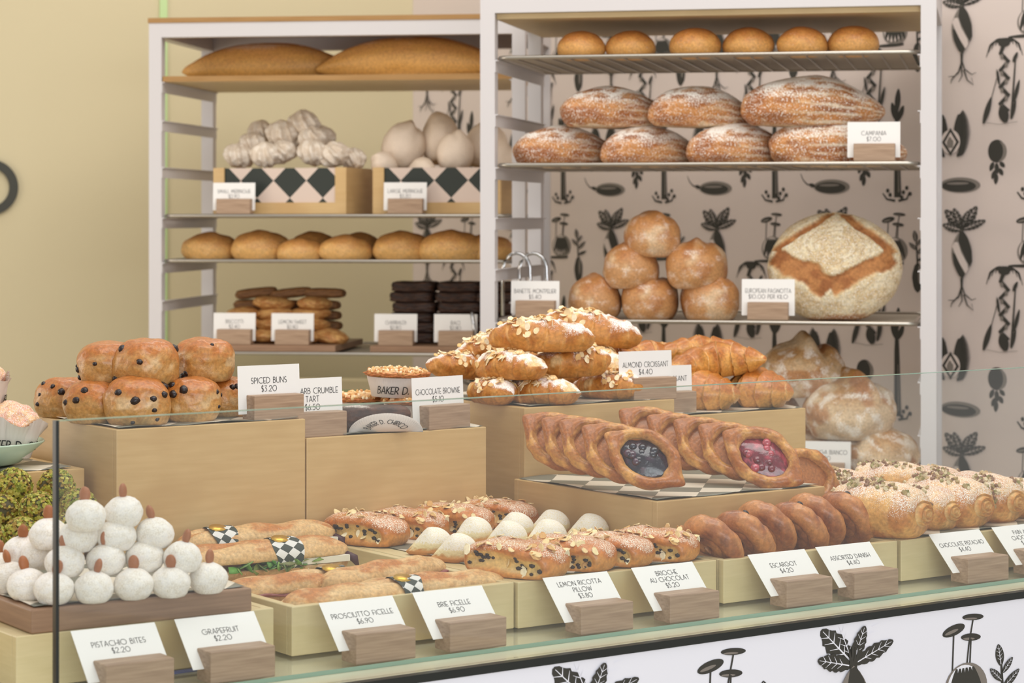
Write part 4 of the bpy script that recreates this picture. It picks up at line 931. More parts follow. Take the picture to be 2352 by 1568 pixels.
# almond croissants
AC = [croissant(21, .135, .031, .35, 3.2, True), croissant(22, .150, .033, .45, 3.4, True), croissant(23, .125, .033, .25, 2.8, True)]
Z4 = H4+.0006
for i, (t, px, q, dz, rx, ry, rz, sc, lab) in enumerate([
   (2, 1127, .690, 0, 0, 0, A0-1.6, .88, 'bottom almond croissant at the left front corner of its box'), (0, 1240, .645, 0, 0, 0, A0-1.1, .97, 'bottom almond croissant in the middle front with a fan of almonds'), (2, 1400, .660, 0, 0, 0, A0-1.0, .95, 'bottom almond croissant left of the ALMOND CROISSANT card'),
   (0, 1166, .675, .037, 0, 0, A0-1.25, 1.0, 'second layer almond croissant at the left, end towards the viewer'), (2, 1310, .665, .036, .0, -.05, A0-.35, 1.08, 'second layer almond croissant in the middle, pale almond strip on top'),
   (1, 1062, .80, .030, 0, .12, A0+.1, .88, 'leftmost almond croissant, pale and thickly floured behind the brownie card'), (0, 1372, .74, .036, 0, .2, A0-1.6, .95, 'dark almond croissant in the shadow behind the middle one'),
   (1, 1247, .665, .077, 0, .02, A0-.62, 1.10, 'top almond croissant lying across the front of the pile'), (1, 1352, .77, .078, 0, .14, A0-.75, 1.15, 'top almond croissant at the back pointing down to the right'), (0, 1215, .80, .036, 0, 0, A0-.3, 1.0, 'almond croissant hidden in the middle of the pile'),
   (1, 1140, .80, .062, 0, -.25, A0-.2, .90, 'pale almond croissant sloping down left behind the top one'), (2, 1310, .80, 0, 0, 0, A0-.3, 1.0, 'almond croissant at the bottom back of the pile')]):
    inst(AC[t], PQ(CT, px, q, Z4+dz), (rx, ry, rz), lab, 'croissant', 'almond croissants', sc)
PC = [croissant(31, .140, .036, .95, 3.2), croissant(32, .140, .036, 1.1, 3.0), croissant(33, .115, .038, .45, 3.6)]
Z5 = H5+.0006
for i, (t, px, q, dz, rx, ry, rz, sc, lab) in enumerate([
   (2, 1618, .680, 0, 0, .0, A0-1.35, 1.12, 'bottom plain croissant just right of the cards'), (2, 1742, .665, 0, 0, .0, A0-1.45, 1.15, 'bottom plain croissant at the right end of its box, tip towards the viewer'),
   (0, 1648, .705, .048, 0, .10, A0-.62+PI, 1.10, 'upper plain croissant lying across the two bottom ones'), (1, 1607, .82, .058, .3, .05, A0-.5+PI, .98, 'topmost plain croissant at the back'),
   (2, 1412, .79, .045, 0, 0, A0-.4, 1.1, 'plain croissant behind the almond croissants, left of the ALMOND CROISSANT card'), (0, 1490, .86, .052, 0, 0, A0-.3, .95, 'plain croissant peeking over the ALMOND CROISSANT card'), (2, 1515, .72, 0, 0, 0, A0-1.2, 1.0, 'plain croissant hidden behind the two cards')]):
    q2 = max(CT.atq(px, q), 1.33) if t == 9 else CT.atq(px, q)
    inst(PC[t], CT.P(q2, q, Z5+dz), (rx, ry, rz), lab, 'croissant', 'plain croissants', sc)
# fruit danishes, leaning back one against the other
DB, DR, DN = danish(41, 'blue'), danish(42, 'red', .052, .038), danish(43, None)
def lean_pose(px, py, q, roll, tilt=1.05, yaw=-.9):
    R = Euler((0, 0, CT.deg+yaw)).to_matrix() @ Euler((tilt, 0, 0)).to_matrix() @ Euler((0, 0, roll)).to_matrix()
    s = CT.atq(px, q); D = CT.depth(s, q); return Vector(((px-1176)/FPX*D, D, ZC-(py-YH)/FPX*D)), R.to_euler()
for i, (o, px, py, q, lab) in enumerate([(DB, 1480, 1058, .315, 'front danish with a dark blue berry window'), (DN, 1425, 1045, .355, 'danish leaning just behind the dark blue berry one'), (DN, 1372, 1032, .400, 'third danish back in the left stack'), (DN, 1330, 1026, .445, 'fourth danish back in the left stack'), (DN, 1285, 1018, .490, 'rearmost danish of the left stack against the tall box'),
     (DR, 1752, 1055, .315, 'front danish with a bright red fruit window'), (DN, 1690, 1040, .355, 'danish leaning just behind the red fruit one'), (DN, 1632, 1028, .400, 'third danish back in the right stack'), (DN, 1570, 1018, .445, 'fourth danish back in the right stack'), (DN, 1505, 1003, .490, 'rearmost danish of the right stack against the tall box')]):
    p, e = lean_pose(px, py, q, -.62, 1.08, -.62); inst(o, p, e, 'golden fruit '+lab, 'danish', 'fruit danishes', .92)
p, e = lean_pose(1850, 1092, .34, -.5, 1.3, -.2); inst(DN, p, e, 'danish corner sticking out right of the red fruit one', 'danish', 'fruit danishes', .85)
# filled baguettes in the crate
ZF = DK+.031
FB = ficelle(51, .245, .0305, 'brie', .019, .025); FB2 = ficelle(52, .24, .0290, 'brie', .017, -.06)
FP = ficelle(53, .185, .0270, 'ham', .016, .070); FP2 = ficelle(54, .235, .0260, 'ham', .014, .03); FP3 = ficelle(55, .21, .0260, 'ham')
def lay(o, px, py, h, rz, label, grp, ry=0): p = G(px, py, h); inst(o, (p.x, p.y, ZD+h), (0, ry, CT.deg+rz), label, 'sandwich', grp)
lay(FB, 603, 1334, .036, -.05, 'brie and salad baguette with a checkered paper band, at the front of the back pair', 'filled baguettes in the crate')
lay(FB2, 590, 1291, .046, .02, 'brie baguette behind another, its gold sticker and a leaf showing above', 'filled baguettes in the crate')
lay(FP, 808, 1420, .034, -.02, 'ham baguette nearest the PROSCIUTTO FICELLE card', 'filled baguettes in the crate')
lay(FP2, 712, 1385, .036, -.06, 'ham baguette with a gold sticker behind the front one', 'filled baguettes in the crate')
lay(FP3, 985, 1392, .034, -.10, 'ham baguette at the right end of the crate behind the BRIE FICELLE card', 'filled baguettes in the crate')
lay(FP3, 880, 1362, .040, .22, 'ham baguette lying askew in the right rear of the crate', 'filled baguettes in the crate')
# brioches and pillows
BR = [brioche(s) for s in (61, 62, 63)]; ZB = HB+.0006
for i, (px, py, rz, sc, lab) in enumerate([(838, 1252, -1.28, 1.06, 'leftmost brioche of the back row, chocolate chips showing in its split'), (935, 1236, -1.25, 1.0, 'second brioche of the back row'), (1038, 1226, -1.2, 1.02, 'third brioche of the back row'), (1142, 1214, -1.15, 1.0, 'rightmost brioche of the back row'),
      (1187, 1325, -1.22, 1.12, 'leftmost and largest brioche of the front row'), (1307, 1309, -1.2, 1.04, 'second brioche of the front row'), (1398, 1299, -1.2, 1.02, 'third brioche of the front row'), (1502, 1287, -1.15, 1.02, 'rightmost brioche of the front row beside the escargots')]):
    p = G(px, py, HB-ZD); p += Vector((0, .022, 0)); inst(BR[i % 3], (p.x, p.y, ZB), (0, 0, CT.deg+rz), 'almond strewn chocolate '+lab, 'brioche', 'chocolate brioches', sc)
RP = [pillow(s) for s in (71, 72)]
for i, (px, py, rz, lab) in enumerate([(993, 1276, .2, 'leftmost lemon ricotta pillow of the back row'), (1050, 1292, .1, 'lemon ricotta pillow nearest the front, left of the front brioches'), (1088, 1250, .5, 'second lemon ricotta pillow of the back row'), (1166, 1260, .3, 'lemon ricotta pillow behind the largest front brioche'),
      (1183, 1238, .0, 'third lemon ricotta pillow of the back row'), (1258, 1256, .4, 'lemon ricotta pillow behind the second front brioche'), (1267, 1232, .2, 'rearmost lemon ricotta pillow'), (1355, 1242, .1, 'rightmost lemon ricotta pillow')]):
    p = G(px, py, HB-ZD); p += Vector((0, .018, 0)); inst(RP[i % 2], (p.x, p.y, ZB), (0, 0, rz), lab, 'pastry', 'lemon ricotta pillows')
# escargots, leaning like fallen dominoes
ES = [escargot(81), escargot(82)]
def esc(px, py, q, tilt, yaw, lab, i, sc=1):
    s = CT.atq(px, q); D = CT.depth(s, q); R = Euler((0, 0, CT.deg+yaw)).to_matrix() @ Euler((0, tilt, 0)).to_matrix()
    inst(ES[i % 2], Vector(((px-1176)/FPX*D, D, ZC-(py-YH)/FPX*D)), R.to_euler(), lab, 'escargot', 'escargot pastries', sc)
for i, (px, py, q, lab) in enumerate([(1618, 1266, .172, 'leftmost coiled escargot'), (1690, 1252, .176, 'second coiled escargot from the left'), (1742, 1230, .200, 'third coiled escargot, propped higher'), (1815, 1230, .190, 'fourth coiled escargot'), (1856, 1212, .205, 'fifth coiled escargot with a dark raisin on its rim'), (1925, 1205, .200, 'rightmost coiled escargot beside the pistachio rolls')]):
    esc(px, py, q, .95, .25, 'glossy brown '+lab, i, 1.05)
# pistachio rolls
PR = [pistachio_roll(s) for s in (91, 92, 93)]
for i, (px, py, rz, sc, dz, lab) in enumerate([(2036, 1236, -1.25, 1.18, 0, 'large front pistachio roll beside the escargots'), (1915, 1190, -.9, 1.1, 0.0, 'pistachio roll behind the front one, right of the danish box'), (2135, 1218, -1.45, .95, 0, 'front pistachio roll with its spiral end facing out'), (2190, 1212, -1.4, 1.12, 0, 'tall pistachio roll third from the left in front'),
      (2268, 1200, -1.4, 1.08, 0, 'pistachio roll behind the CHOCOLATE PISTACHIO card'), (2343, 1192, -1.2, .9, 0, 'pistachio roll at the right edge of the photo'), (2060, 1160, -.8, .95, .018, 'golden pistachio roll on top at the back'), (2150, 1158, -.9, .85, .012, 'nut covered pistachio roll at the back right of the top one')]):
    p = G(px, py, HB-ZD) if dz == 0 else G(px, py, HB-ZD+dz); p += Vector((-.004, .035, 0)); inst(PR[i % 3], (p.x, p.y, HB+.0006+dz), (0, 0, CT.deg+rz), lab, 'pastry', 'pistachio rolls', sc)
# plate of muffins at the left edge
P0 = GD(-58, 1073, 3.06); P0.z = ZD+.1756
R = []; k = 64
for r, z in ((.001, .0), (.045, .0), (.060, .004), (.092, .031), (.0905, .033), (.058, .008), (.001, .005)): R.append([(r*math.cos(2*PI*j/k), r*math.sin(2*PI*j/k), z) for j in range(k)])
V, F = loft(R); m = M(); m.add(V, F, (176, 196, 172)); tag(m.build('mint_plate', MT['plate'], None, P0), 'shallow mint green plate of muffins at the left edge', 'plate')
def muffin(seed):
    o = empty('sugared_muffin'); m = M(); k = 80; R = []
    for z, r, w in ((0, .025, 0), (.0005, .026, .0004), (.03, .034, .0012), (.048, .039, .0016)):
        R.append([((r+(w if j % 2 else -w)+(.006 if (j//10) % 2 and z > .04 else 0))*math.cos(2*PI*j/k), (r+(w if j % 2 else -w)+(.006 if (j//10) % 2 and z > .04 else 0))*math.sin(2*PI*j/k), z+(.006*math.sin(j*.31) if z > .04 else 0)) for j in range(k)])
    V, F = loft(R, cap=False); F.append(tuple(range(k-1, -1, -1))); m.add(V, F, (232, 220, 212))
    def fn(x, y): z = .012+y; r = .0275+.006*z/.03+.0024; a = -PI/2+x/r; return (r*math.cos(a), r*math.sin(a), z)
    add_text(m, 'BAKER D. CHIRICO', .0105, fn, 1, wt=.14, gap=.2)
    pc = m.build('pleated_paper_case', [MT['case'], MT['ink']], o)
    m = M(); blob(m, 5, .034, .034, .026, seed, .16, 2.5, -.6, lambda D, V, n: mix((226, 160, 128), (236, 186, 130), sm(n, .4, .6)), pw=.5, t=(0, 0, .032)); m.build('muffin_top', MT['sugar'], o); return o
MF = muffin(5)
inst(MF, P0+Vector((.047, .002, .0105)), (0, .10, .8), 'sugared muffin at the right side of the mint plate', 'muffin', 'muffins on the mint plate')
inst(MF, P0+Vector((-.022, -.030, .0105)), (0, 0, 1.9), 'sugared muffin whose paper case is cut by the left edge, low front of the plate', 'muffin', 'muffins on the mint plate')
inst(MF, P0+Vector((.006, .020, .066)), (0, .1, 3.0), 'muffin paper corner at the top of the plate pile', 'muffin', 'muffins on the mint plate')
# ------------------------------------------------------------------ bakery racks
def zrow(fr, py, q=0, px=None):
    s = fr.atq(px, q) if px else .43; return ZC-(py-YH)/FPX*fr.depth(s, q)
def rack(fr, W, Dp, ztop, rails, rails_r, panel, label, beam=.030, extra=0):
    o = empty('bakery_rack', (fr.o[0], fr.o[1], 0), (0, 0, fr.deg)); t = .029
    for x in (0, W-t):
        for y in (0, Dp-t): M().box(x, x+t, y, y+t, 0, ztop).build('post', MT['white'], o)
    for y in (0, Dp-t): M().box(t, W-t, y, y+t, ztop-beam, ztop).build('top_beam', MT['white'], o)
    for x in (0, W-t): M().box(x, x+t, t, Dp-t, ztop-beam, ztop).build('side_beam', MT['white'], o)
    if panel: M().box(-.002, W+.002, -.002, Dp+.002, ztop+.0003, ztop+.0115).build('top_panel', MT['oak'], o)
    else: M().box(t+.001, W-t-.001, t*.5, Dp-t*.5, ztop-beam-.011, ztop-beam-.0005).build('inner_top_panel', MT['boardlight'], o)
    for z in rails:
        for x, s in ((t, 1), (W-t, -1)):
            m = M(); a, b = sorted((x, x+s*.0016)); m.box(a, b, .0005, Dp-.0005, z-.024, z-.002); a, b = sorted((x, x+s*.006)); m.box(a, b, .0005, Dp-.0005, z-.002, z)
            m.build('runner', MT['white'], o)
    for x in (0, W-t): M().box(x, x+t, t, Dp-t, .10, .13).build('lower_rail', MT['white'], o)
    return tag(o, label, 'rack')
def wire_shelf(fr, W, Dp, z, label, liner=True, x0=.0345, y0=.006, grid=.034):
    o = empty('wire_shelf', fr.P(0, 0, z), (0, 0, fr.deg)); x1, y1 = W-x0, Dp-.02; r = .0042; c = .02
    P = []
    for cx, cy, a0 in ((x1-c, y0+c, -90), (x1-c, y1-c, 0), (x0+c, y1-c, 90), (x0+c, y0+c, 180)): P += [(cx+c*math.cos(math.radians(a0+a)), cy+c*math.sin(math.radians(a0+a)), r+.0003) for a in (0, 30, 60, 90)]
    m = M(); m.tube(P, r, 12, closed=True, col=(180, 174, 164)); m.build('frame', MT['metal'], o)
    m = M(); n = int((x1-x0)/grid)
    for i in range(1, n): x = x0+(x1-x0)*i/n; m.tube([(x, y0, .0022), (x, y0+.004, .0012), (x, y1-.004, .0012), (x, y1, .0022)], .0016, 6)
    m.build('wire_grid', MT['metal'], o)
    if liner: M().box(x0+.012, x1-.012, y0+.010, y1-.012, .0026, .0036).build('tray_liner', MT['liner'], o)
    return tag(o, label, 'shelf')
WRK, DPK = .880, .50
zt1 = zrow(RR, 21); rz_t = zt1+.030+.012
z1, z2, z3, z5 = zrow(RR, 131), zrow(RR, 382), zrow(RR, 745), zrow(RR, 1112)
rack(RR, WRK, DPK, rz_t+.03, [z1, zrow(RR, 258), z2, zrow(RR, 500), zrow(RR, 620), z3, zrow(RR, 870), zrow(RR, 990), z5], None, False, 'white metal bakery rack on the right holding the floured loaves', beam=.072)
wire_shelf(RR, WRK, DPK, z1, 'top wire shelf of the right rack carrying six smooth rolls')
wire_shelf(RR, WRK, DPK, z2, 'wire shelf of the right rack carrying the two layers of striped loaves')
wire_shelf(RR, WRK, DPK, z3, 'wire shelf of the right rack carrying the roll pyramid and round loaf')
wire_shelf(RR, WRK, DPK, z5, 'lowest wire shelf of the right rack under the big floury loaves')
WLK, DLK = .852, .46
zl = zrow(LR, 49, px=700); y1_, y2_, y3_, y4_ = zrow(LR, 185, px=700), zrow(LR, 500, px=700), zrow(LR, 604, px=700), zrow(LR, 817, px=700)
rack(LR, WLK, DLK, zl, [y1_-.0005, zrow(LR, 275, px=700), zrow(LR, 383, px=700), y2_, y3_, zrow(LR, 692, px=700), y4_], None, True, 'white metal bakery rack on the left with a wooden top, holding meringues and biscuits', beam=.032)
m = M(); m.box(.0305, WLK-.0305, .003, DLK-.01, 0, .0125); o = m.build('wooden_shelf_board', [MT['oak'], MT['boardlight']], None, LR.P(0, 0, y1_), (0, 0, LR.deg)); o.data.polygons[0].material_index = 1
tag(o, 'wooden board shelf of the left rack under the long baguettes', 'shelf')
wire_shelf(LR, WLK, DLK, y2_, 'wire shelf of the left rack carrying the two meringue crates', grid=.03)
wire_shelf(LR, WLK, DLK, y3_, 'wire shelf of the left rack carrying the row of oval rolls', grid=.03)
wire_shelf(LR, WLK, DLK, y4_, 'lowest visible wire shelf of the left rack carrying the biscuit boards', grid=.03)
SHT = .0087                                  # top of a shelf frame
LT = .0037
# right rack: six smooth rolls
RO = [roll(s, 'smooth_roll', .049, .050, .036, (178, 112, 52), (206, 152, 84), (216, 172, 112), .25, .05, mat='soft') for s in (101, 102, 103)]
for i, (px, lab, sc) in enumerate([(1335, 'leftmost roll', .98), (1448, 'second roll from the left', .98), (1596, 'third roll from the left', 1.03), (1719, 'darkest roll, fourth from the left', 1.02), (1843, 'fifth roll from the left', 1.0), (1960, 'rightmost roll', 1.02)]):
    inst(RO[i % 3], PQ(RR, px, .075+.01*(i % 2), z1+LT), (0, 0, i*1.3), 'smooth round %s on the top shelf of the right rack' % lab, 'roll', 'six rolls on the top rack shelf', sc)
# striped loaves
CL = [campania(s) for s in (111, 112, 113, 114)]
for i, (px, q, k, rz, sc, lab) in enumerate([(1300, .14, 0, .72, .93, 'bottom row, leftmost'), (1497, .14, 0, .72, .90, 'bottom row, second from the left'), (1700, .14, 0, .72, .95, 'bottom row, third from the left'), (1925, .15, 0, .42, 1.08, 'bottom row, right end behind the CAMPANIA card'),
      (1412, .13, 1, .62, .92, 'upper row, left'), (1612, .13, 1, .62, .90, 'upper row, middle'), (1868, .13, 1, .36, 1.10, 'upper row, right, the longest')]):
    z = z2+LT+k*.078; inst(CL[i % 4], PQ(RR, px, q, z), (0, 0, RR.deg+rz+.1), 'floury striped oval loaf, '+lab, 'loaf', 'striped loaves on the middle rack shelf', sc)
# pyramid of creased rolls
BN = [roll(s, 'creased_roll', .054, .068, .050, (176, 118, 66), (190, 140, 90), (206, 164, 122), .40, .07, .006, 2.4, 'soft', -.74, 4, .8) for s in (121, 122, 123)]
for i, (px, q, k, lab, sc) in enumerate([(1366, .12, 0, 'bottom left', .98), (1493, .12, 0, 'bottom middle', 1.0), (1630, .12, 0, 'bottom right', 1.04), (1449, .115, 1, 'middle left', 1.02), (1600, .115, 1, 'middle right', 1.08), (1498, .11, 2, 'topmost', 1.0)]):
    inst(BN[i % 3], PQ(RR, px, q, z3+LT+k*.0625), (0, 0, RR.deg+(.2, -.15, .3)[i % 3]), 'creased brown roll, %s of the pyramid' % lab, 'roll', 'pyramid of creased rolls', sc)
pg = pagnotta(); pg.location = PQ(RR, 1918, .13, z3+LT+.001); pg.scale = (.91, .92, .92); pg.rotation_euler = (-.16, 0, RR.deg+.10)
tag(pg, 'huge round country loaf with a brown slashed cross, standing on edge', 'loaf')
# big floury loaves
BG = [roll(s, 'floury_loaf', .080, .085, .066, (176, 128, 74), (206, 178, 142), (216, 196, 168), .50, .12, .017, 1, 'bread', -.62, 5, .9) for s in (131, 132)]
zb5 = z5+LT
for i, (px, q, dz, lab, sc) in enumerate([(1846, .17, .158, 'big floury loaf at the top of the lowest pile, behind the plain croissants', 1.04), (1950, .13, .080, 'big floury loaf with a pointed ear in the middle of the lowest pile', 1.12), (2016, .13, 0, 'big floury loaf at the bottom right of the lowest pile', .98),
      (1866, .20, 0.0, 'big floury loaf at the bottom of the lowest pile behind its price card', .85), (1765, .24, .08, 'big floury loaf hidden behind the plain croissants', .80), (1706, .22, .0, 'big floury loaf at the hidden left end of the lowest pile', 1.0)]):
    inst(BG[i % 2], PQ(RR, px, q, zb5+dz), (0, 0, RR.deg+(0, .5, 2.6, 1.2)[i % 4]), lab, 'loaf', 'big floury loaves on the lowest shelf', sc)
def rsign(fr, px, q, z, ln, lab, rz=0, **k): return sign(ln, PQ(fr, px, q, z), fr.deg+rz, lab, lean=.05, **k)
rsign(RR, 2008, .022, z2+SHT, ['CAMPANIA', '$7.00'], 'price card reading CAMPANIA on the right rack', w=.100, hh=.068)
rsign(RR, 1228, .022, z3+SHT, ['BANETTE MONTPELIER', '$5.40'], 'price card reading BANETTE MONTPELIER on the right rack', w=.097)
rsign(RR, 1763, .022, z3+SHT, ['EUROPEAN PAGNOTTA', '$10.00 PER KILO'], 'price card reading EUROPEAN PAGNOTTA on the right rack', w=.102, hh=.070)
rsign(RR, 1892, .022, zrow(RR, 1101)+.0, ['CASALINGA BIANCO', '$6.20'], 'price card reading CASALINGA BIANCO, half hidden low on the right rack', w=.102, hh=.066)
# tongs: two looped chrome handles behind the banette card
o = empty('serving_tongs', PQ(RR, 1200, .10, z3+.0046), (0, 0, RR.deg)); tag(o, 'pair of looped chrome tong handles standing behind the BANETTE MONTPELIER card', 'tongs')
for dx in (0, .034):
    P = [(dx-.040, 0, .0045), (dx-.040, 0, .08)]+[(dx-.012+.028*math.cos(math.radians(a)), 0, .095+.035*math.sin(math.radians(a))) for a in range(170, -11, -20)]+[(dx+.018, 0, .05), (dx+.020, 0, .0045)]
    M().tube(P, .0036, 10).build('handle', MT['chrome'], o)
# left rack: long baguettes
def baguette(seed, L, W, H):
    m = M(); V, F, D = blob(m, 5, L/2, W/2, H*.6, seed, .05, 1.5, -.62, c_bun((206, 148, 84), (214, 160, 84), (218, 168, 98)), pw=lambda D, V, n: .5*sm(D[:, 2], .45, .8)*sm(n, .35, .55), post=lambda V, D: V*np.stack([np.ones(len(V)), 1-.55*np.abs(D[:, 0])**3, 1-.45*np.abs(D[:, 0])**3], 1))
    return m.build('long_baguette', MT['soft'])
b1 = baguette(141, .40, .105, .088); b2 = baguette(142, .44, .11, .094)
inst(b1, PQ(LR, 618, .17, y1_+.0127), (0, 0, LR.deg+.12), 'long pointed baguette at the left end of the wooden shelf', 'baguette', 'long baguettes on the wooden shelf')
inst(b2, PQ(LR, 945, .12, y1_+.0127), (0, 0, LR.deg-.02), 'long pointed baguette reaching behind the white post of the right rack', 'baguette', 'long baguettes on the wooden shelf')
# meringue crates
def mcrate(px0, q, w, d, h, z, label):
    s = LR.atq(px0, q); o = empty('meringue_crate', LR.P(s, q, z), (0, 0, LR.deg-.10)); t = .011; hb = .0255
    for n, a in (('front_board', (0, w, 0, t, 0, hb)), ('front_stile', (0, .026, 0, t, hb+.0002, h)), ('front_stile', (w-.026, w, 0, t, hb+.0002, h)), ('back_board', (0, w, d-t, d, 0, h)), ('side_board', (0, t, t+.0002, d-t-.0002, 0, h)), ('side_board', (w-t, w, t+.0002, d-t-.0002, 0, h)), ('bottom_board', (t, w-t, t, d-t, 0, .01))):
        M().box(*a).build(n, MT['ply2'], o)
    m = M(); x0, x1 = .0262, w-.0262
    V = [(x0, .004, hb), (x1, .004, hb), (x1, .004, h-.001), (x0, .004, h-.001), (x0, .0055, hb), (x1, .0055, hb), (x1, .0055, h-.001), (x0, .0055, h-.001)]
    m.add(V, [(0, 1, 2, 3), (7, 6, 5, 4), (0, 4, 5, 1), (3, 2, 6, 7)], uv=np.array([(v[0], v[2]) for v in V]), smooth=False); m.build('checkered_panel', MT['label'], o)
    return tag(o, label, 'crate'), s
zq = y2_+SHT
_, sA = mcrate(490, .062, .315, .20, .104, zq, 'wooden crate with a dark diamond checkered front holding small piped meringues')
_, sB = mcrate(856, .062, .296, .20, .104, zq, 'wooden crate with a dark diamond checkered front holding large smooth meringues')
MS = [meringue_star(s, .032) for s in (151, 152, 153)]
for i, (px, py, q, sc, lab) in enumerate([(540, 378, .10, 1.0, 'front row, leftmost'), (608, 374, .08, 1.0, 'front row, second from the left'), (657, 366, .09, .9, 'front row, third from the left'), (712, 372, .08, 1.05, 'front row, fourth from the left'), (778, 374, .08, 1.0, 'front row, second from the right'), (812, 380, .10, .85, 'front row, rightmost'),
      (576, 350, .12, .95, 'second row, left'), (640, 328, .13, 1.05, 'second row, middle'), (722, 340, .12, 1.0, 'second row, right'), (596, 320, .17, .9, 'upper left at the back'), (745, 335, .16, .95, 'right of the topmost one'), (697, 306, .14, 1.05, 'topmost of the pile'), (668, 356, .15, 1.0, 'back middle in the shade')]):
    q += .045; s = LR.atq(px, q); D = LR.depth(s, q); inst(MS[i % 3], (*LR.P(s, q, 0)[:2], ZC-(py-YH)/FPX*D-.008), (.3*math.sin(i*2), .3*math.cos(i*3), i*1.1), 'small piped meringue, '+lab, 'meringue', 'small piped meringues', sc)
ML = [roll(s, 'large_meringue', .050, .042, .060, (228, 210, 190), (232, 214, 194), (226, 206, 182), 0, .10, .006, 1, 'meringue', -.8) for s in (161, 162)]
for i, (px, py, q, sc, rx, lab) in enumerate([(912, 340, .11, 1.0, .3, 'leftmost, round and upright'), (1012, 325, .14, 1.05, .2, 'middle, tallest'), (1042, 356, .07, .85, -.1, 'middle front, pointed'), (958, 376, .075, .72, 1.3, 'low in front between two others'), (1108, 340, .14, 1.0, .2, 'behind the white post'), (1155, 372, .12, .9, .4, 'right end seen past the white post'), (900, 372, .075, .6, .9, 'low at the left corner')]):
    q += .060; s = LR.atq(px, q); D = LR.depth(s, q); inst(ML[i % 2], (*LR.P(s, q, 0)[:2], ZC-(py-YH)/FPX*D-.045*sc), (0, rx, i*1.7), 'large smooth meringue, '+lab, 'meringue', 'large smooth meringues', sc)
# row of oval rolls
OV = [roll(s, 'oval_roll', .068, .047, .040, (196, 136, 72), (220, 172, 104), (220, 180, 120), .25, .08, .002, 1, 'soft') for s in (171, 172, 173)]
for i, (px, q, rz, sc, lab) in enumerate([(484, .11, .5, 1.0, 'leftmost'), (600, .10, .5, 1.05, 'second from the left'), (690, .07, .3, .80, 'third from the left, small'), (795, .08, .4, .92, 'fourth from the left'), (925, .10, .45, 1.03, 'fifth from the left'), (1035, .09, .2, 1.08, 'sixth from the left'), (1118, .12, .3, .95, 'right end behind the white post'), (722, .17, 1.0, 1.0, 'behind the small one'), (828, .17, 1.1, .98, 'in the back, right of the middle')]):
    inst(OV[i % 3], PQ(LR, px, q, y3_+LT), (0, 0, LR.deg+rz), 'golden oval roll on the left rack, '+lab, 'roll', 'oval rolls on the left rack', sc)
# biscuit boards on the lowest shelf
def bboard(px0, px1, label):
    s0, s1 = LR.atq(px0, .012), LR.atq(px1, .012); m = M(); m.box(0, s1-s0, 0, .30, 0, .014); o = m.build('biscuit_board', MT['board'], None, LR.P(s0, .012, y4_+SHT), (0, 0, LR.deg)); return tag(o, label, 'board')
bboard(474, 770, 'walnut board under the biscuit pile on the left rack'); bboard(850, 1158, 'walnut board under the dark fruit slices on the left rack'); ZQ = y4_+SHT+.0142
def slab(seed, name, sx, sy, sz, c1, c2, p=4): m = M(); blob(m, 4, sx, sy, sz, seed, .10, 4, -.98, lambda D, V, n: mix(c1, c2, sm(n, .4, .6)), p=p); return m.build(name, MT['bread'])
SK = slab(181, 'finger_biscuit', .048, .024, .0115, (150, 106, 64), (126, 86, 50)); LS = slab(182, 'domed_biscuit', .054, .040, .0165, (206, 160, 98), (178, 120, 66), 1)
z0 = ZQ
for k in range(5):
    for j, (px, q) in enumerate([(740-k*2, .21), (640+k*3, .21)] if k < 4 else [(746, .21), (670, .21), (590, .21)]):
        inst(SK, PQ(LR, px, q, z0+k*.0236+(.000 if k < 4 else .004)), (0, -.12 if (k == 4 and j) else 0, LR.deg+.08*j), 'long brown biscuit finger, %s stack, %s' % (('right', 'middle', 'left')[j], ('lowest', 'second from the bottom', 'third from the bottom', 'fourth from the bottom', 'topmost')[k]), 'biscuit', 'brown biscuit fingers')
inst(SK, PQ(LR, 585, .21, z0+.071), (0, 0, LR.deg), 'long brown biscuit finger supporting the sloping top left one', 'biscuit', 'brown biscuit fingers')
n = 0
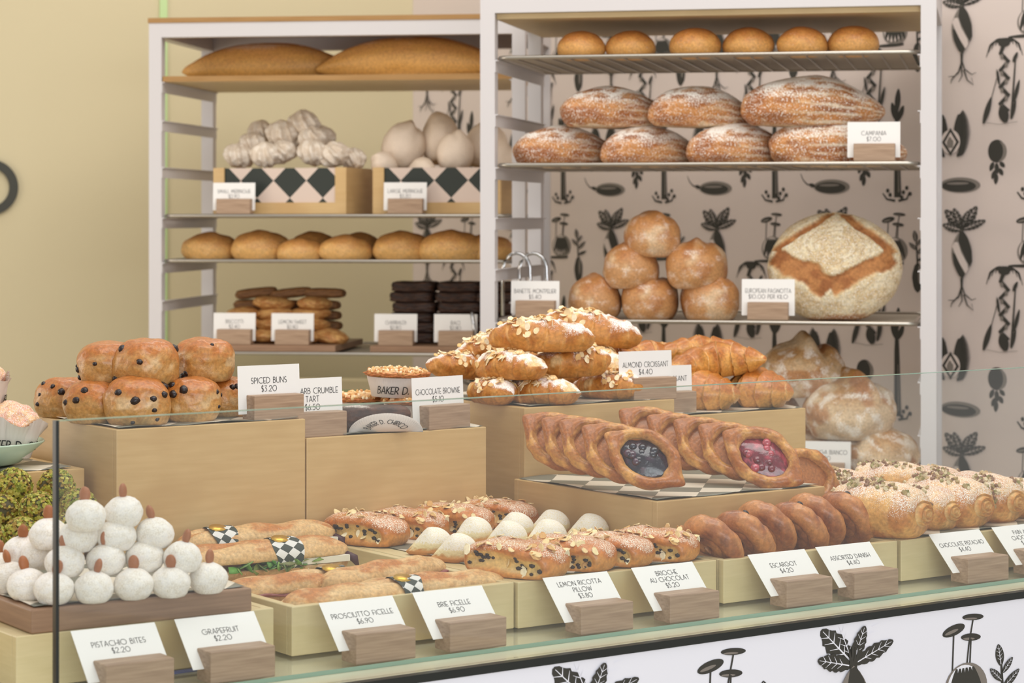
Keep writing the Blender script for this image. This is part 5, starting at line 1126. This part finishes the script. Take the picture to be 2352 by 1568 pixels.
for k, row in enumerate([[(550, .12), (620, .10), (700, .10), (755, .11)], [(560, .125), (640, .12), (715, .12)], [(560, .13), (632, .13), (708, .13)], [(628, .14), (722, .14)]]):
    for j, (px, q) in enumerate(row):
        inst(LS, PQ(LR, px, q, z0+k*.024), (.05, -.08*(j-1), n*.7), 'pale domed biscuit, layer %s of the pile, %s' % (('one', 'two', 'three', 'four')[k], ('leftmost', 'second from the left', 'third from the left', 'rightmost')[j]), 'biscuit', 'pale domed biscuits'); n += 1
DS = slab(183, 'dark_fruit_slice', .049, .042, .0118, (78, 50, 34), (46, 30, 24), 8)
for k in range(6):
    for j, px in enumerate((955, 1058, 1150)):
        inst(DS, PQ(LR, px+(k % 2)*5-k*1, .15+.006*(k % 3), z0+k*.0232), (0, 0, LR.deg+.06*((k*3+j) % 3-1)), 'dark fruit slice, %s of the %s stack' % (('lowest', 'second from the bottom', 'third from the bottom', 'third from the top', 'second from the top', 'topmost')[k], ('left', 'middle', 'right')[j]), 'slice', 'stacked dark fruit slices')
rsign(LR, 535, .006, zq, ['SMALL MERINGUE', '$2.90'], 'price card reading SMALL MERINGUE on the left rack', hh=.062)
rsign(LR, 930, .006, zq, ['LARGE MERINGUE', '$3.20'], 'price card reading LARGE MERINGUE on the left rack', hh=.062)
for px, t, p in ((536, 'BISCOTTI', '$2.40'), (670, 'LEMON SWEET', '$2.80'), (908, 'GARIBALDI', '$2.80'), (1046, 'BACI', '$2.80')):
    rsign(LR, px, .016, ZQ, [t, p], 'price card reading %s on the lowest left shelf' % t, hh=.062)
m = M(); m.tube([(0, 0, .0), (-.012, 0, .075)], .004, 8); tag(m.build('knife_handle', MT['chrome'], None, PQ(LR, 1096, .03, ZQ), (0, 0, LR.deg)), 'thin grey metal handle standing beside the BACI card', 'utensil')
# pale back counter seen under the left rack
BK = Frame(-.80, 5.93, -6)
m = M(); m.box(0, .56, -.10, 0, .0, zrow(BK, 888, px=700)); o = m.build('mint_cabinet', MT['mint'], None, (BK.o[0], BK.o[1], 0), (0, 0, BK.deg)); tag(o, 'low mint green cabinet front behind the left rack', 'cabinet')
m = M(); m.box(-.0, .56, -.11, .0, 0, .022); o = m.build('cream_worktop', MT['cream'], None, BK.P(0, 0, zrow(BK, 887, px=700)), (0, 0, BK.deg)); tag(o, 'pale worktop slab on the mint cabinet behind the left rack', 'worktop')
